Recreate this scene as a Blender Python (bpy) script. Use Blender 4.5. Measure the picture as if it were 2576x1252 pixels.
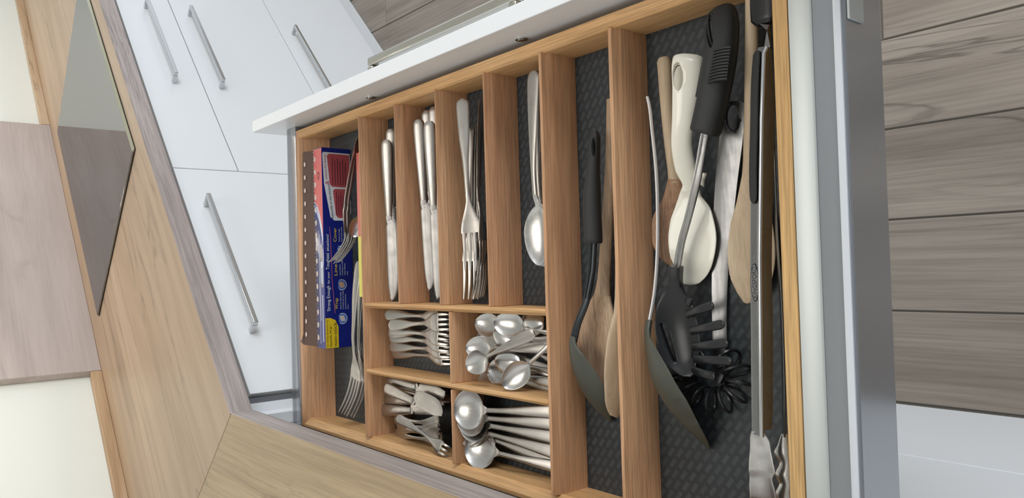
import bpy, bmesh, math, random
import numpy as np
from mathutils import Vector, Matrix, Euler
random.seed(5)
for o in list(bpy.data.objects): bpy.data.objects.remove(o)
C = bpy.context.scene.collection
SC = bpy.context.scene
MM = 0.001
# ---------------------------------------------------------------- camera
F_PX = 1935.88; CAMP = np.array([1168.77, -229.76, 515.27])
cd = bpy.data.cameras.new('camera'); cam = bpy.data.objects.new('camera', cd); C.objects.link(cam)
cd.sensor_width = 36; cd.sensor_fit = 'HORIZONTAL'; cd.lens = F_PX/2576*36
cd.clip_start = .01; cd.clip_end = 50
cam.rotation_euler = Euler((-0.0101, 0.8848, -0.0453), 'XYZ'); cam.location = CAMP*MM
SC.camera = cam
RC = np.array(Euler((-0.0101, 0.8848, -0.0453), 'XYZ').to_matrix())   # orientation of the photograph
# ---------------------------------------------------------------- world, light, exposure
w = bpy.data.worlds.new('world'); SC.world = w; w.use_nodes = True
w.node_tree.nodes['Background'].inputs[0].default_value = (.90, .95, 1, 1)
w.node_tree.nodes['Background'].inputs[1].default_value = 1.0
def area(name, loc, target, sx, sy, power, col):
    l = bpy.data.lights.new(name, 'AREA'); l.shape = 'RECTANGLE'; l.size = sx; l.size_y = sy; l.energy = power; l.color = col
    o = bpy.data.objects.new(name, l); C.objects.link(o); o.location = loc
    o.rotation_euler = (Vector(target)-Vector(loc)).to_track_quat('-Z', 'Y').to_euler(); return o
area('window_daylight', (1.7, 2.6, 1.3), (.0, -.1, -.1), 1.8, 1.5, 76, (.90, .95, 1))
area('overhead_fill', (.6, -.1, 1.62), (.6, -.1, 0), .9, .9, 9, (1, .95, .88))  # added overhead fill light, no fixture known there
SC.view_settings.view_transform = 'Standard'; SC.view_settings.look = 'None'
SC.view_settings.exposure = 0; SC.view_settings.gamma = 1; SC.view_settings.use_curve_mapping = False
SC.cycles.use_denoising = True
SC.cycles.max_bounces = 8
# ---------------------------------------------------------------- helpers
def at(px, py, z):
    """point of the scene (mm) seen at photograph pixel px,py on the height z (mm)"""
    d = RC @ np.array([(px-1288)/F_PX, -(py-626)/F_PX, -1.0])
    return CAMP + d*((z-CAMP[2])/d[2])
ANG = .7685
DU = np.array([-math.sin(ANG), math.cos(ANG), 0]); NU = np.array([math.cos(ANG), math.sin(ANG), 0])
def fr(u, n, z): return tuple(DU*u+NU*n+np.array([0, 0, z]))
ident = lambda a, b, c: (a, b, c)
class MB:
    def __init__(s, frame=ident): s.v = []; s.f = []; s.fr = frame
    def add(s, vs, fs):
        b = len(s.v); s.v += [tuple(s.fr(*p)) for p in vs]; s.f += [[i+b for i in f] for f in fs]; return s
    def box(s, x0, x1, y0, y1, z0, z1):
        return s.add([(x0,y0,z0),(x1,y0,z0),(x1,y1,z0),(x0,y1,z0),(x0,y0,z1),(x1,y0,z1),(x1,y1,z1),(x0,y1,z1)],
                     [(0,3,2,1),(4,5,6,7),(0,1,5,4),(1,2,6,5),(2,3,7,6),(3,0,4,7)])
    def prism(s, poly, vec):
        """poly: list of 3d points, extruded by vec"""
        n = len(poly); v = [tuple(p) for p in poly]+[tuple(np.add(p, vec)) for p in poly]
        return s.add(v, [list(range(n))[::-1], list(range(n, 2*n))]+[[i, (i+1) % n, n+(i+1) % n, n+i] for i in range(n)])
    def rings(s, rings, cap=True, closed=False):
        k = len(rings[0]); v = [p for r in rings for p in r]; f = []
        m = len(rings)
        for i in range(m-1+(1 if closed else 0)):
            a = i*k; b = ((i+1) % m)*k
            for j in range(k): f.append([a+j, a+(j+1) % k, b+(j+1) % k, b+j])
        if cap and not closed: f += [list(range(k))[::-1], list(range((m-1)*k, m*k))]
        return s.add(v, f)
    def tube(s, pts, r, k=8, closed=False):
        pts = [np.array(p, float) for p in pts]; m = len(pts); R = []
        rr = r if hasattr(r, '__len__') else [r]*m
        up = np.array([0, 0, 1.]); t0 = pts[1]-pts[0]
        if abs(t0[2]) > .9*np.linalg.norm(t0): up = np.array([0, 1., 0])
        for i in range(m):
            if closed: t = pts[(i+1) % m]-pts[i-1]
            else: t = pts[min(i+1, m-1)]-pts[max(i-1, 0)]
            t = t/np.linalg.norm(t); a = np.cross(t, up); a /= np.linalg.norm(a); up = np.cross(a, t)
            R.append([tuple(pts[i]+rr[i]*(a*math.cos(q)+up*math.sin(q))) for q in [2*math.pi*j/k for j in range(k)]])
        return s.rings(R, closed=closed)
    def disc(s, c, a, b, ra, rb, h, k=24):
        """elliptical prism, axes a,b, height vector h"""
        c, a, b = map(lambda q: np.array(q, float), (c, a, b))
        return s.prism([c+a*ra*math.cos(t)+b*rb*math.sin(t) for t in [2*math.pi*i/k for i in range(k)]], h)
    def mesh(s, name, mat, origin=(0, 0, 0), smooth=True):
        me = bpy.data.meshes.new(name)
        me.from_pydata([((x-origin[0])*MM, (y-origin[1])*MM, (z-origin[2])*MM) for x, y, z in s.v], [], s.f)
        bm = bmesh.new(); bm.from_mesh(me); bmesh.ops.recalc_face_normals(bm, faces=bm.faces)
        if smooth:
            for f in bm.faces: f.smooth = True
            for e in bm.edges:
                if len(e.link_faces) == 2 and e.calc_face_angle(0) > .7: e.smooth = False
        bm.to_mesh(me); bm.free(); me.materials.append(mat); return me
    def build(s, name, mat, parent=None, origin=None, smooth=True, bevel=0, **tags):
        if origin is None: origin = tuple(parent['org']) if parent is not None else tuple(np.mean([[min(c), max(c)] for c in zip(*s.v)], axis=1)) if False else (0, 0, 0)
        o = bpy.data.objects.new(name, s.mesh(name, mat, origin, smooth)); C.objects.link(o)
        o['org'] = [float(q) for q in origin]
        if parent is not None: o.parent = parent
        else: o.location = Vector(origin)*MM
        if bevel:
            b = o.modifiers.new('bevel', 'BEVEL'); b.width = bevel*MM; b.segments = 2; b.limit_method = 'ANGLE'; b.harden_normals = False
        for k, q in tags.items(): o[k] = q
        return o
def thing(name, label, cat, org=(0, 0, 0), group=None):
    o = bpy.data.objects.new(name, None); C.objects.link(o); o.empty_display_size = .02
    o.location = Vector([float(q) for q in org])*MM; o['org'] = [float(q) for q in org]
    o['label'] = label; o['category'] = cat
    if group: o['group'] = group
    return o
def struct(name, org=(0, 0, 0)):
    o = thing(name, '', '', org); del o['label']; del o['category']; o['kind'] = 'structure'; return o
def catmull(ctrl, m):
    P = np.array(ctrl, float); n = len(P); out = []
    seg = np.linalg.norm(np.diff(P[:, :3], axis=0), axis=1); t = np.concatenate([[0], np.cumsum(seg)]); t /= t[-1]
    # monotone-ish cubic hermite over chord length
    d = np.zeros_like(P)
    for i in range(n):
        if i == 0: d[i] = (P[1]-P[0])/(t[1]-t[0])
        elif i == n-1: d[i] = (P[-1]-P[-2])/(t[-1]-t[-2])
        else:
            a = (P[i]-P[i-1])/(t[i]-t[i-1]); b = (P[i+1]-P[i])/(t[i+1]-t[i])
            d[i] = (a*(t[i+1]-t[i])+b*(t[i]-t[i-1]))/(t[i+1]-t[i-1])
            ab = a[3:]*b[3:]; hm = np.where(ab > 0, 2*ab/np.where(np.abs(a[3:]+b[3:]) < 1e-9, 1, a[3:]+b[3:]), 0)   # never overshoots
            d[i][3:] = hm
    ts = sorted(set([round(q, 6) for q in list(np.linspace(0, 1, m))+list(t)]))
    for q in ts:
        i = min(max(np.searchsorted(t, q, side='right')-1, 0), n-2); h = t[i+1]-t[i]; x = (q-t[i])/h
        out.append((2*x**3-3*x*x+1)*P[i]+(x**3-2*x*x+x)*h*d[i]+(-2*x**3+3*x*x)*P[i+1]+(x**3-x*x)*h*d[i+1])
    return np.array(out)
def loft(mb, ctrl, up=(0, 0, 1), m=24, k=5, p=2.0, up2=None, t0=None):
    """ctrl rows: x,y,z,halfwidth,thickness,cup -> a smooth blade-like solid; width lies across the path, thickness along up"""
    Q = catmull([list(c)+[0]*(6-len(c)) for c in ctrl], m); n = len(Q); R = []
    for i in range(n):
        T = Q[min(i+1, n-1), :3]-Q[max(i-1, 0), :3]; T = T/np.linalg.norm(T)
        if t0 is not None: T = np.array(t0, float)
        U = np.array(up, float)
        if up2 is not None: U = U*(1-i/(n-1))+np.array(up2, float)*i/(n-1)
        U = U-T*(U@T); U /= np.linalg.norm(U); S = np.cross(T, U)
        hw, th, cup = max(Q[i, 3], .15), max(Q[i, 4], .15), Q[i, 5]
        us = [math.sin(math.pi/2*a) for a in np.linspace(-1, 1, 2*k+1)]
        top = [(a, cup*a*a+th/2*(max(1-abs(a)**p, 0))**(1/p)) for a in us]
        bot = [(a, cup*a*a-th/2*(max(1-abs(a)**p, 0))**(1/p)) for a in us[1:-1]][::-1]
        R.append([tuple(Q[i, :3]+S*hw*a+U*b) for a, b in top+bot])
    return mb.rings(R)
def rrect(w, h, r, k=5):
    out = []
    for cx, cy, a0 in ((w/2-r, h/2-r, 0), (-w/2+r, h/2-r, 90), (-w/2+r, -h/2+r, 180), (w/2-r, -h/2+r, 270)):
        for i in range(k+1):
            a = math.radians(a0+90*i/k); out.append((cx+r*math.cos(a), cy+r*math.sin(a)))
    return out
def cut(ob, cutter):
    """real hole: boolean by a cutter mesh, baked in, cutter removed"""
    c = bpy.data.objects.new('cutter', cutter); C.objects.link(c); c.matrix_world = Matrix.Translation(Vector(list(ob['org']))*MM)
    for md in list(ob.modifiers): pass
    b = ob.modifiers.new('b', 'BOOLEAN'); b.object = c; b.operation = 'DIFFERENCE'; b.solver = 'EXACT'
    bpy.context.view_layer.update(); dg = bpy.context.evaluated_depsgraph_get()
    me = bpy.data.meshes.new_from_object(ob.evaluated_get(dg)); ob.modifiers.clear()
    if len(me.polygons) > 10: ob.data = me
    bpy.data.objects.remove(c)
def text(s, start, length, height, dx, dy, mat, parent, lift=.15, name='lettering'):
    """real lettering mesh: starts at start (mm), runs along dx, letter tops along dy, scaled to length x cap height"""
    cu = bpy.data.curves.new('t', 'FONT'); cu.body = s; cu.size = 1; cu.extrude = 0
    o = bpy.data.objects.new('t', cu); C.objects.link(o); bpy.context.view_layer.update()
    me = bpy.data.meshes.new_from_object(o.evaluated_get(bpy.context.evaluated_depsgraph_get())); bpy.data.objects.remove(o)
    xs = [v.co.x for v in me.vertices]; x0, x1 = min(xs), max(xs)
    dx = np.array(dx, float); dy = np.array(dy, float); nn = np.cross(dx, dy); st = np.array(start, float)-np.array(list(parent['org']))
    for v in me.vertices:
        q = st+dx*((v.co.x-x0)/(x1-x0)*length)+dy*(v.co.y/.7*height)+nn*lift
        v.co = Vector(q)*MM
    me.materials.clear(); me.materials.append(mat)
    ob = bpy.data.objects.new(name, me); C.objects.link(ob); ob.parent = parent; ob['org'] = list(parent['org']); return ob
# ---------------------------------------------------------------- materials
def srgb(r, g, b):
    return tuple([(c/255/12.92 if c/255 <= .04045 else ((c/255+.055)/1.055)**2.4) for c in (r, g, b)])+(1,)
def pmat(name, col, rough=.5, metal=0, ior=1.45, coat=0, spec=None, emis=None, trans=0, alpha=None):
    m = bpy.data.materials.new(name); m.use_nodes = True; n = m.node_tree.nodes; l = m.node_tree.links; b = n['Principled BSDF']
    b.inputs['Base Color'].default_value = col; b.inputs['Roughness'].default_value = rough; b.inputs['Metallic'].default_value = metal
    b.inputs['IOR'].default_value = ior; b.inputs['Coat Weight'].default_value = coat
    if spec is not None: b.inputs['Specular IOR Level'].default_value = spec
    # a little procedural variation of the gloss
    tc = n.new('ShaderNodeTexCoord'); no = n.new('ShaderNodeTexNoise'); no.inputs['Scale'].default_value = 35; no.inputs['Detail'].default_value = 4
    l.new(tc.outputs['Object'], no.inputs['Vector'])
    mr = n.new('ShaderNodeMapRange'); mr.inputs['To Min'].default_value = max(rough*.96, .01); mr.inputs['To Max'].default_value = min(rough*1.05+.005, 1)
    l.new(no.outputs[0], mr.inputs['Value']); l.new(mr.outputs[0], b.inputs['Roughness'])
    return m
def wood(name, cols, ang=0, axis=0, sc=1.0, rough=.55, streak=.35, bump=.15, contrast=(.3, .7), cracks=0, big=1.0, coat=0, rnd=True, fine=20):
    m = bpy.data.materials.new(name); m.use_nodes = True; n = m.node_tree.nodes; l = m.node_tree.links; b = n['Principled BSDF']
    tc = n.new('ShaderNodeTexCoord'); m1 = n.new('ShaderNodeMapping'); m1.inputs['Rotation'].default_value = (0, 0, -ang)
    l.new(tc.outputs['Object'], m1.inputs['Vector'])
    m2 = n.new('ShaderNodeMapping'); s = [14*sc, 14*sc, 14*sc]; s[axis] = 1.1*sc; m2.inputs['Scale'].default_value = s
    l.new(m1.outputs[0], m2.inputs['Vector'])
    v = m2.outputs[0]
    if rnd:
        oi = n.new('ShaderNodeObjectInfo'); mu = n.new('ShaderNodeMath'); mu.operation = 'MULTIPLY'; mu.inputs[1].default_value = 37
        l.new(oi.outputs['Random'], mu.inputs[0]); va = n.new('ShaderNodeVectorMath'); va.operation = 'ADD'
        l.new(v, va.inputs[0]); l.new(mu.outputs[0], va.inputs[1]); v = va.outputs[0]
    a = n.new('ShaderNodeTexNoise'); a.inputs['Scale'].default_value = big; a.inputs['Detail'].default_value = 6; a.inputs['Roughness'].default_value = .62; a.inputs['Distortion'].default_value = .45
    l.new(v, a.inputs['Vector'])
    mf = n.new('ShaderNodeMapping'); sf = [14*sc*fine, 14*sc*fine, 14*sc*fine]; sf[axis] = 1.1*sc*fine*.3; mf.inputs['Scale'].default_value = sf; l.new(m1.outputs[0], mf.inputs['Vector'])
    vf = mf.outputs[0]
    if rnd:
        vg = n.new('ShaderNodeVectorMath'); vg.operation = 'ADD'; l.new(vf, vg.inputs[0]); l.new(mu.outputs[0], vg.inputs[1]); vf = vg.outputs[0]
    f = n.new('ShaderNodeTexNoise'); f.inputs['Scale'].default_value = 1; f.inputs['Detail'].default_value = 3; f.inputs['Roughness'].default_value = .6
    l.new(vf, f.inputs['Vector'])
    r = n.new('ShaderNodeValToRGB'); r.color_ramp.elements[0].position = contrast[0]; r.color_ramp.elements[1].position = contrast[1]
    r.color_ramp.elements[0].color = cols[0]; r.color_ramp.elements[1].color = cols[-1]
    if len(cols) > 2:
        e = r.color_ramp.elements.new((contrast[0]+contrast[1])/2); e.color = cols[1]
    l.new(a.outputs[0], r.inputs[0])
    r2 = n.new('ShaderNodeMapRange'); r2.inputs['From Min'].default_value = .36; r2.inputs['From Max'].default_value = .60
    r2.inputs['To Min'].default_value = 1-streak; r2.inputs['To Max'].default_value = 1+streak*.35
    l.new(f.outputs[0], r2.inputs['Value'])
    mx = n.new('ShaderNodeVectorMath'); mx.operation = 'SCALE'; l.new(r.outputs[0], mx.inputs[0]); l.new(r2.outputs[0], mx.inputs['Scale'])
    out = mx.outputs[0]
    if cracks:
        m3 = n.new('ShaderNodeMapping'); s3 = [9*sc, 9*sc, 9*sc]; s3[axis] = .9*sc; m3.inputs['Scale'].default_value = s3; l.new(m1.outputs[0], m3.inputs['Vector'])
        v3 = m3.outputs[0]
        if rnd:
            vb = n.new('ShaderNodeVectorMath'); vb.operation = 'ADD'; l.new(v3, vb.inputs[0]); l.new(mu.outputs[0], vb.inputs[1]); v3 = vb.outputs[0]
        cn = n.new('ShaderNodeTexNoise'); cn.inputs['Scale'].default_value = 1.3; cn.inputs['Detail'].default_value = 5; cn.inputs['Distortion'].default_value = 1.6
        l.new(v3, cn.inputs['Vector'])
        ab = n.new('ShaderNodeMath'); ab.operation = 'SUBTRACT'; ab.inputs[1].default_value = .5; l.new(cn.outputs[0], ab.inputs[0])
        a2 = n.new('ShaderNodeMath'); a2.operation = 'ABSOLUTE'; l.new(ab.outputs[0], a2.inputs[0])
        c2 = n.new('ShaderNodeMapRange'); c2.inputs['From Min'].default_value = 0; c2.inputs['From Max'].default_value = .022; c2.inputs['To Min'].default_value = 1-cracks; c2.inputs['To Max'].default_value = 1
        l.new(a2.outputs[0], c2.inputs['Value'])
        # cracks only here and there
        g = n.new('ShaderNodeTexNoise'); g.inputs['Scale'].default_value = .8; l.new(v3, g.inputs['Vector'])
        gr = n.new('ShaderNodeMapRange'); gr.inputs['From Min'].default_value = .45; gr.inputs['From Max'].default_value = .6; l.new(g.outputs[0], gr.inputs['Value'])
        mi = n.new('ShaderNodeMix'); mi.data_type = 'FLOAT'; l.new(gr.outputs[0], mi.inputs[0]); mi.inputs[2].default_value = 1; l.new(c2.outputs[0], mi.inputs[3])
        m4 = n.new('ShaderNodeVectorMath'); m4.operation = 'SCALE'; l.new(out, m4.inputs[0]); l.new(mi.outputs[0], m4.inputs['Scale']); out = m4.outputs[0]
    l.new(out, b.inputs['Base Color']); b.inputs['Roughness'].default_value = rough; b.inputs['Coat Weight'].default_value = coat
    bp = n.new('ShaderNodeBump'); bp.inputs['Strength'].default_value = bump; bp.inputs['Distance'].default_value = .0006
    l.new(f.outputs[0], bp.inputs['Height']); l.new(bp.outputs[0], b.inputs['Normal'])
    return m
def brushed(name, col, rough, axis=1, sc=1.0, aniso=.0, contrast=.25):
    m = bpy.data.materials.new(name); m.use_nodes = True; n = m.node_tree.nodes; l = m.node_tree.links; b = n['Principled BSDF']
    b.inputs['Base Color'].default_value = col; b.inputs['Metallic'].default_value = 1
    tc = n.new('ShaderNodeTexCoord'); mp = n.new('ShaderNodeMapping'); s = [400*sc]*3; s[axis] = 12*sc; mp.inputs['Scale'].default_value = s
    l.new(tc.outputs['Object'], mp.inputs['Vector']); no = n.new('ShaderNodeTexNoise'); no.inputs['Scale'].default_value = 1; no.inputs['Detail'].default_value = 3
    l.new(mp.outputs[0], no.inputs['Vector'])
    n2 = n.new('ShaderNodeTexNoise'); n2.inputs['Scale'].default_value = 60; n2.inputs['Detail'].default_value = 3; l.new(tc.outputs['Object'], n2.inputs['Vector'])
    ad = n.new('ShaderNodeMath'); ad.operation = 'ADD'; l.new(no.outputs[0], ad.inputs[0]); l.new(n2.outputs[0], ad.inputs[1])
    mr = n.new('ShaderNodeMapRange'); mr.inputs['From Min'].default_value = .7; mr.inputs['From Max'].default_value = 1.3; mr.inputs['To Min'].default_value = rough*(1-contrast); mr.inputs['To Max'].default_value = rough*(1+contrast)
    l.new(ad.outputs[0], mr.inputs['Value']); l.new(mr.outputs[0], b.inputs['Roughness'])
    bp = n.new('ShaderNodeBump'); bp.inputs['Strength'].default_value = .012; bp.inputs['Distance'].default_value = .00005; l.new(no.outputs[0], bp.inputs['Height']); l.new(bp.outputs[0], b.inputs['Normal'])
    return m
M = {}
oakL, oakM, oakD = srgb(222, 178, 122), srgb(205, 157, 103), srgb(183, 132, 84)
M['oak_y'] = wood('oak_lengthwise', [srgb(184, 139, 102), srgb(198, 153, 115), srgb(210, 168, 129)], axis=1, streak=.26, sc=2.4, rough=.5)
M['oak_p'] = wood('oak_pinkish', [srgb(180, 132, 98), srgb(192, 145, 109), srgb(202, 157, 121)], axis=1, streak=.26, sc=2.4, rough=.5)
M['oak_r'] = wood('oak_rail', [srgb(188, 146, 92), srgb(200, 160, 104), srgb(212, 174, 118)], axis=1, streak=.28, sc=2.4, rough=.5, cracks=.25)
M['oak_x'] = wood('oak_crosswise', [srgb(190, 143, 94), srgb(204, 159, 108), srgb(217, 174, 124)], axis=0, streak=.24, sc=2.4, rough=.5)
M['oak_dark'] = wood('oak_split', [srgb(176, 128, 92), srgb(194, 147, 109), srgb(208, 164, 124)], axis=1, streak=.22, sc=2.2, cracks=.45, rough=.55)
M['top_left'] = wood('worktop_oak_left_warm_lit', [srgb(148, 124, 100), srgb(174, 149, 123), srgb(192, 168, 142)], ang=math.atan2(DU[1], DU[0]), axis=0, sc=.7, streak=.06, cracks=.34, rough=.42, contrast=(.25, .75), rnd=False, bump=.05)  # tan of the warm strip light painted into the oak
M['top_near'] = wood('worktop_oak_near_warm_lit', [srgb(148, 126, 96), srgb(168, 145, 112), srgb(190, 168, 134)], ang=0, axis=0, sc=1.0, streak=.14, cracks=.25, rough=.42, contrast=(.25, .75), rnd=False, bump=.25)  # warm-lit tan painted in here too
M['edge_left'] = wood('worktop_edge_left_cool_lit', [srgb(150, 138, 134), srgb(172, 160, 156), srgb(190, 180, 176)], ang=math.atan2(DU[1], DU[0]), axis=0, sc=1.1, streak=.22, rough=.5, cracks=.3, rnd=False, bump=.3)  # same oak as the top, cool daylight painted in as grey
M['edge_near'] = wood('worktop_edge_near_cool_lit', [srgb(146, 134, 128), srgb(168, 156, 150), srgb(186, 176, 170)], ang=0, axis=0, sc=1.1, streak=.22, rough=.5, cracks=.3, rnd=False, bump=.3)  # near edge, same daylight grey painted into the oak
M['panel'] = wood('wall_panel_oak', [srgb(158, 146, 141), srgb(184, 172, 167), srgb(204, 194, 190)], ang=math.atan2(DU[1], DU[0]), axis=0, sc=.55, streak=.06, rough=.5, cracks=.3, rnd=False, contrast=(.25, .75))
M['upstand'] = wood('upstand_oak', [srgb(150, 118, 84), srgb(186, 156, 122), srgb(200, 176, 148)], ang=math.atan2(DU[1], DU[0]), axis=0, sc=1.3, streak=.12, rough=.5, cracks=.3, rnd=False)
def tile_mat():
    m = wood('wood_look_tile', [srgb(128, 117, 106), srgb(158, 146, 134), srgb(178, 166, 153)], axis=0, sc=.62, streak=.16, rough=.45, cracks=.5, contrast=(.28, .72), bump=.1)
    n = m.node_tree.nodes; l = m.node_tree.links; b = n['Principled BSDF']; src = b.inputs['Base Color'].links[0].from_socket
    oi = n.new('ShaderNodeObjectInfo'); mr = n.new('ShaderNodeMapRange'); mr.inputs['To Min'].default_value = .86; mr.inputs['To Max'].default_value = 1.1
    l.new(oi.outputs['Random'], mr.inputs['Value']); vm = n.new('ShaderNodeVectorMath'); vm.operation = 'SCALE'; l.new(src, vm.inputs[0]); l.new(mr.outputs[0], vm.inputs['Scale']); l.new(vm.outputs[0], b.inputs['Base Color'])
    return m
M['tile'] = tile_mat()
M['grout'] = pmat('grout', srgb(112, 106, 98), .9)
M['white'] = pmat('white_cabinet', srgb(232, 235, 238), .28)
M['white_in'] = pmat('white_carcass', srgb(214, 214, 212), .4)
M['cream'] = pmat('cream_glass', srgb(229, 233, 227), .12, coat=.3)
M['taupe'] = pmat('reflection_wall_grey', srgb(142, 143, 146), .7)  # grey chosen for what the metal reflects of the added wall
M['ceil'] = pmat('ceiling_paint', srgb(235, 235, 232), .8)
M['lav'] = pmat('metal_drawer_side', (.42, .44, .47, 1), .16, metal=.75)
M['lav_flat'] = pmat('metal_drawer_top', (.50, .53, .52, 1), .38, metal=.35)
M['chrome'] = pmat('satin_chrome', (.60, .61, .62, 1), .2, metal=1)
M['bow'] = pmat('bow_handle_steel', (.60, .58, .52, 1), .2, metal=1)
M['steel'] = brushed('satin_cutlery_steel', (.45, .425, .395, 1), .34)
M['steel_b'] = brushed('polished_bowl_steel', (.56, .55, .535, 1), .27)
M['steel_d'] = brushed('dark_blade_steel', (.29, .28, .27, 1), .34)
M['steel_t'] = brushed('brushed_utensil_steel', (.235, .235, .235, 1), .3)
M['bright'] = pmat('steel_painted_highlight', (.86, .86, .86, 1), .3, metal=.25)  # white highlight on the steel strip painted into the base colour
M['glass'] = pmat('black_hob_glass', (.006, .006, .007, 1), .035, ior=3.4)
M['hob_edge'] = pmat('hob_bevel_reflection', (.55, .52, .38, 1), .15, metal=.8)  # cream wall's reflection painted in as a yellowish colour
M['gap'] = pmat('gap_strip_grey', srgb(96, 98, 104), .6)  # even grey for the strip set in the corner gap
M['cord'] = pmat('dark_rubber_seal', srgb(30, 28, 26), .6)
M['black'] = pmat('black_rubber', srgb(34, 34, 34), .55)
M['nylon'] = pmat('black_nylon', srgb(30, 31, 33), .3)
M['green_nylon'] = pmat('grey_green_nylon', srgb(72, 74, 66), .42)
M['stem'] = pmat('dark_stem', srgb(46, 50, 54), .25, metal=.4)
M['ivory'] = pmat('ivory_plastic', srgb(232, 229, 215), .18, coat=.4)
M['beech'] = wood('worn_beech', [srgb(140, 108, 84), srgb(176, 146, 118), srgb(196, 170, 142)], axis=1, sc=3, streak=.25, rough=.65, cracks=.3)
M['beech_l'] = wood('pale_beech', [srgb(170, 148, 120), srgb(190, 168, 140), srgb(206, 186, 158)], axis=1, sc=3, streak=.12, rough=.6)
M['beech_d'] = wood('stained_beech', [srgb(120, 84, 62), srgb(158, 122, 94), srgb(184, 152, 122)], axis=1, sc=3.4, streak=.3, rough=.7, cracks=.4)
M['ringd'] = pmat('knot_brown', srgb(118, 92, 70), .7)
M['blue'] = pmat('blue_card', srgb(22, 34, 120), .3, coat=.3)
M['navy'] = pmat('navy_card', srgb(14, 20, 84), .3, coat=.3)
M['red'] = pmat('red_print', srgb(206, 100, 98), .35)
M['red_d'] = pmat('dark_red_print', srgb(182, 84, 90), .35)
M['paper'] = pmat('white_print', srgb(220, 224, 230), .4)
M['dot'] = pmat('silver_dots', srgb(205, 190, 182), .4)
M['yellow'] = pmat('yellow_print', srgb(226, 196, 40), .35)
M['ink'] = pmat('black_ink', srgb(24, 22, 40), .5)
M['skyp'] = pmat('light_blue_print', srgb(90, 120, 190), .4)
M['tan'] = pmat('tan_print', srgb(196, 160, 130), .4)
M['brown'] = pmat('brown_card_flap', srgb(92, 72, 62), .22, coat=.4)
M['packet_r'] = pmat('red_packet', srgb(200, 112, 100), .35)
M['packet_y'] = pmat('yellow_packet', srgb(214, 204, 92), .35)
M['warm'] = bpy.data.materials.new('led_diffuser'); M['warm'].use_nodes = True
_b = M['warm'].node_tree.nodes['Principled BSDF']; _b.inputs['Emission Color'].default_value = (1, .78, .5, 1); _b.inputs['Emission Strength'].default_value = 2.5
def mat_weave():
    m = bpy.data.materials.new('woven_drawer_mat'); m.use_nodes = True; n = m.node_tree.nodes; l = m.node_tree.links; b = n['Principled BSDF']
    tc = n.new('ShaderNodeTexCoord'); mp = n.new('ShaderNodeMapping'); mp.inputs['Rotation'].default_value = (0, 0, math.radians(-52)); mp.inputs['Scale'].default_value = (1000, 1000, 1000)
    l.new(tc.outputs['Object'], mp.inputs['Vector'])
    br = n.new('ShaderNodeTexBrick'); br.inputs['Scale'].default_value = 1; br.inputs['Brick Width'].default_value = 13; br.inputs['Row Height'].default_value = 7.4
    br.inputs['Mortar Size'].default_value = 2.1; br.inputs['Mortar Smooth'].default_value = .3; br.offset = .5
    br.inputs['Color1'].default_value = srgb(62, 69, 72); br.inputs['Color2'].default_value = srgb(55, 61, 65); br.inputs['Mortar'].default_value = srgb(43, 48, 52)
    l.new(mp.outputs[0], br.inputs['Vector']); l.new(br.outputs['Color'], b.inputs['Base Color']); b.inputs['Roughness'].default_value = .5
    inv = n.new('ShaderNodeMath'); inv.operation = 'SUBTRACT'; inv.inputs[0].default_value = 1; l.new(br.outputs['Fac'], inv.inputs[1])
    bp = n.new('ShaderNodeBump'); bp.inputs['Strength'].default_value = .12; bp.inputs['Distance'].default_value = .0004; l.new(inv.outputs[0], bp.inputs['Height']); l.new(bp.outputs[0], b.inputs['Normal'])
    return m
M['weave'] = mat_weave()

# ================================================================ ROOM
ZF = -833; ZT = 76.6; TC = 38
fl = struct('floor', (0, 0, ZF))
MB().box(-3300, 2700, -1100, 2654, ZF-40, ZF-2.5).build('grout_bed', M['grout'], fl, kind='structure', smooth=False)
PW = 156.7; Y0 = 148.3
joint = {0: 555, -3: 540.5, -1: -60, -2: 1150, 3: -1130, -4: 30}
for r in range(-4, 16):
    y0 = Y0+PW*r; j0 = joint.get(r, 200+ (r*431) % 1200)
    for k in range(-3, 3):
        x0 = j0+1200*k; x1 = x0+1200
        if x1 < -3300 or x0 > 2600: continue
        x0 = max(x0, -3300); x1 = min(x1, 2600)
        b = 1.2; A = [(x0+1.6, y0+1.6), (x1-1.6, y0+1.6), (x1-1.6, y0+PW-1.6), (x0+1.6, y0+PW-1.6)]
        mb = MB(); lo = [(x, y, ZF-3) for x, y in A]; mid = [(x, y, ZF-b) for x, y in A]
        top = [(x0+1.6+b, y0+1.6+b, ZF), (x1-1.6-b, y0+1.6+b, ZF), (x1-1.6-b, y0+PW-1.6-b, ZF), (x0+1.6+b, y0+PW-1.6-b, ZF)]
        mb.rings([lo, mid, top]); mb.build('tile', M['tile'], fl, smooth=False)
wl = MB(fr).box(-330, 3400, -1240, -1110, ZF, 1650).build('wall_left', M['cream'], smooth=False, kind='structure')
wb = MB().box(-800, 2700, -1230, -1105, ZF, 1650).build('wall_back', M['ceil'], smooth=False, kind='structure')
wr = MB().box(2600, 2700, -1105, 3400, ZF, 1650).build('unseen_wall_right', M['taupe'], smooth=False, kind='structure')  # unseen wall, added to darken steel reflections and block side light
ce = MB().box(-3800, 2700, -1200, 3400, 1650, 1700).build('ceiling', M['ceil'], smooth=False, kind='structure')

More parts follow.
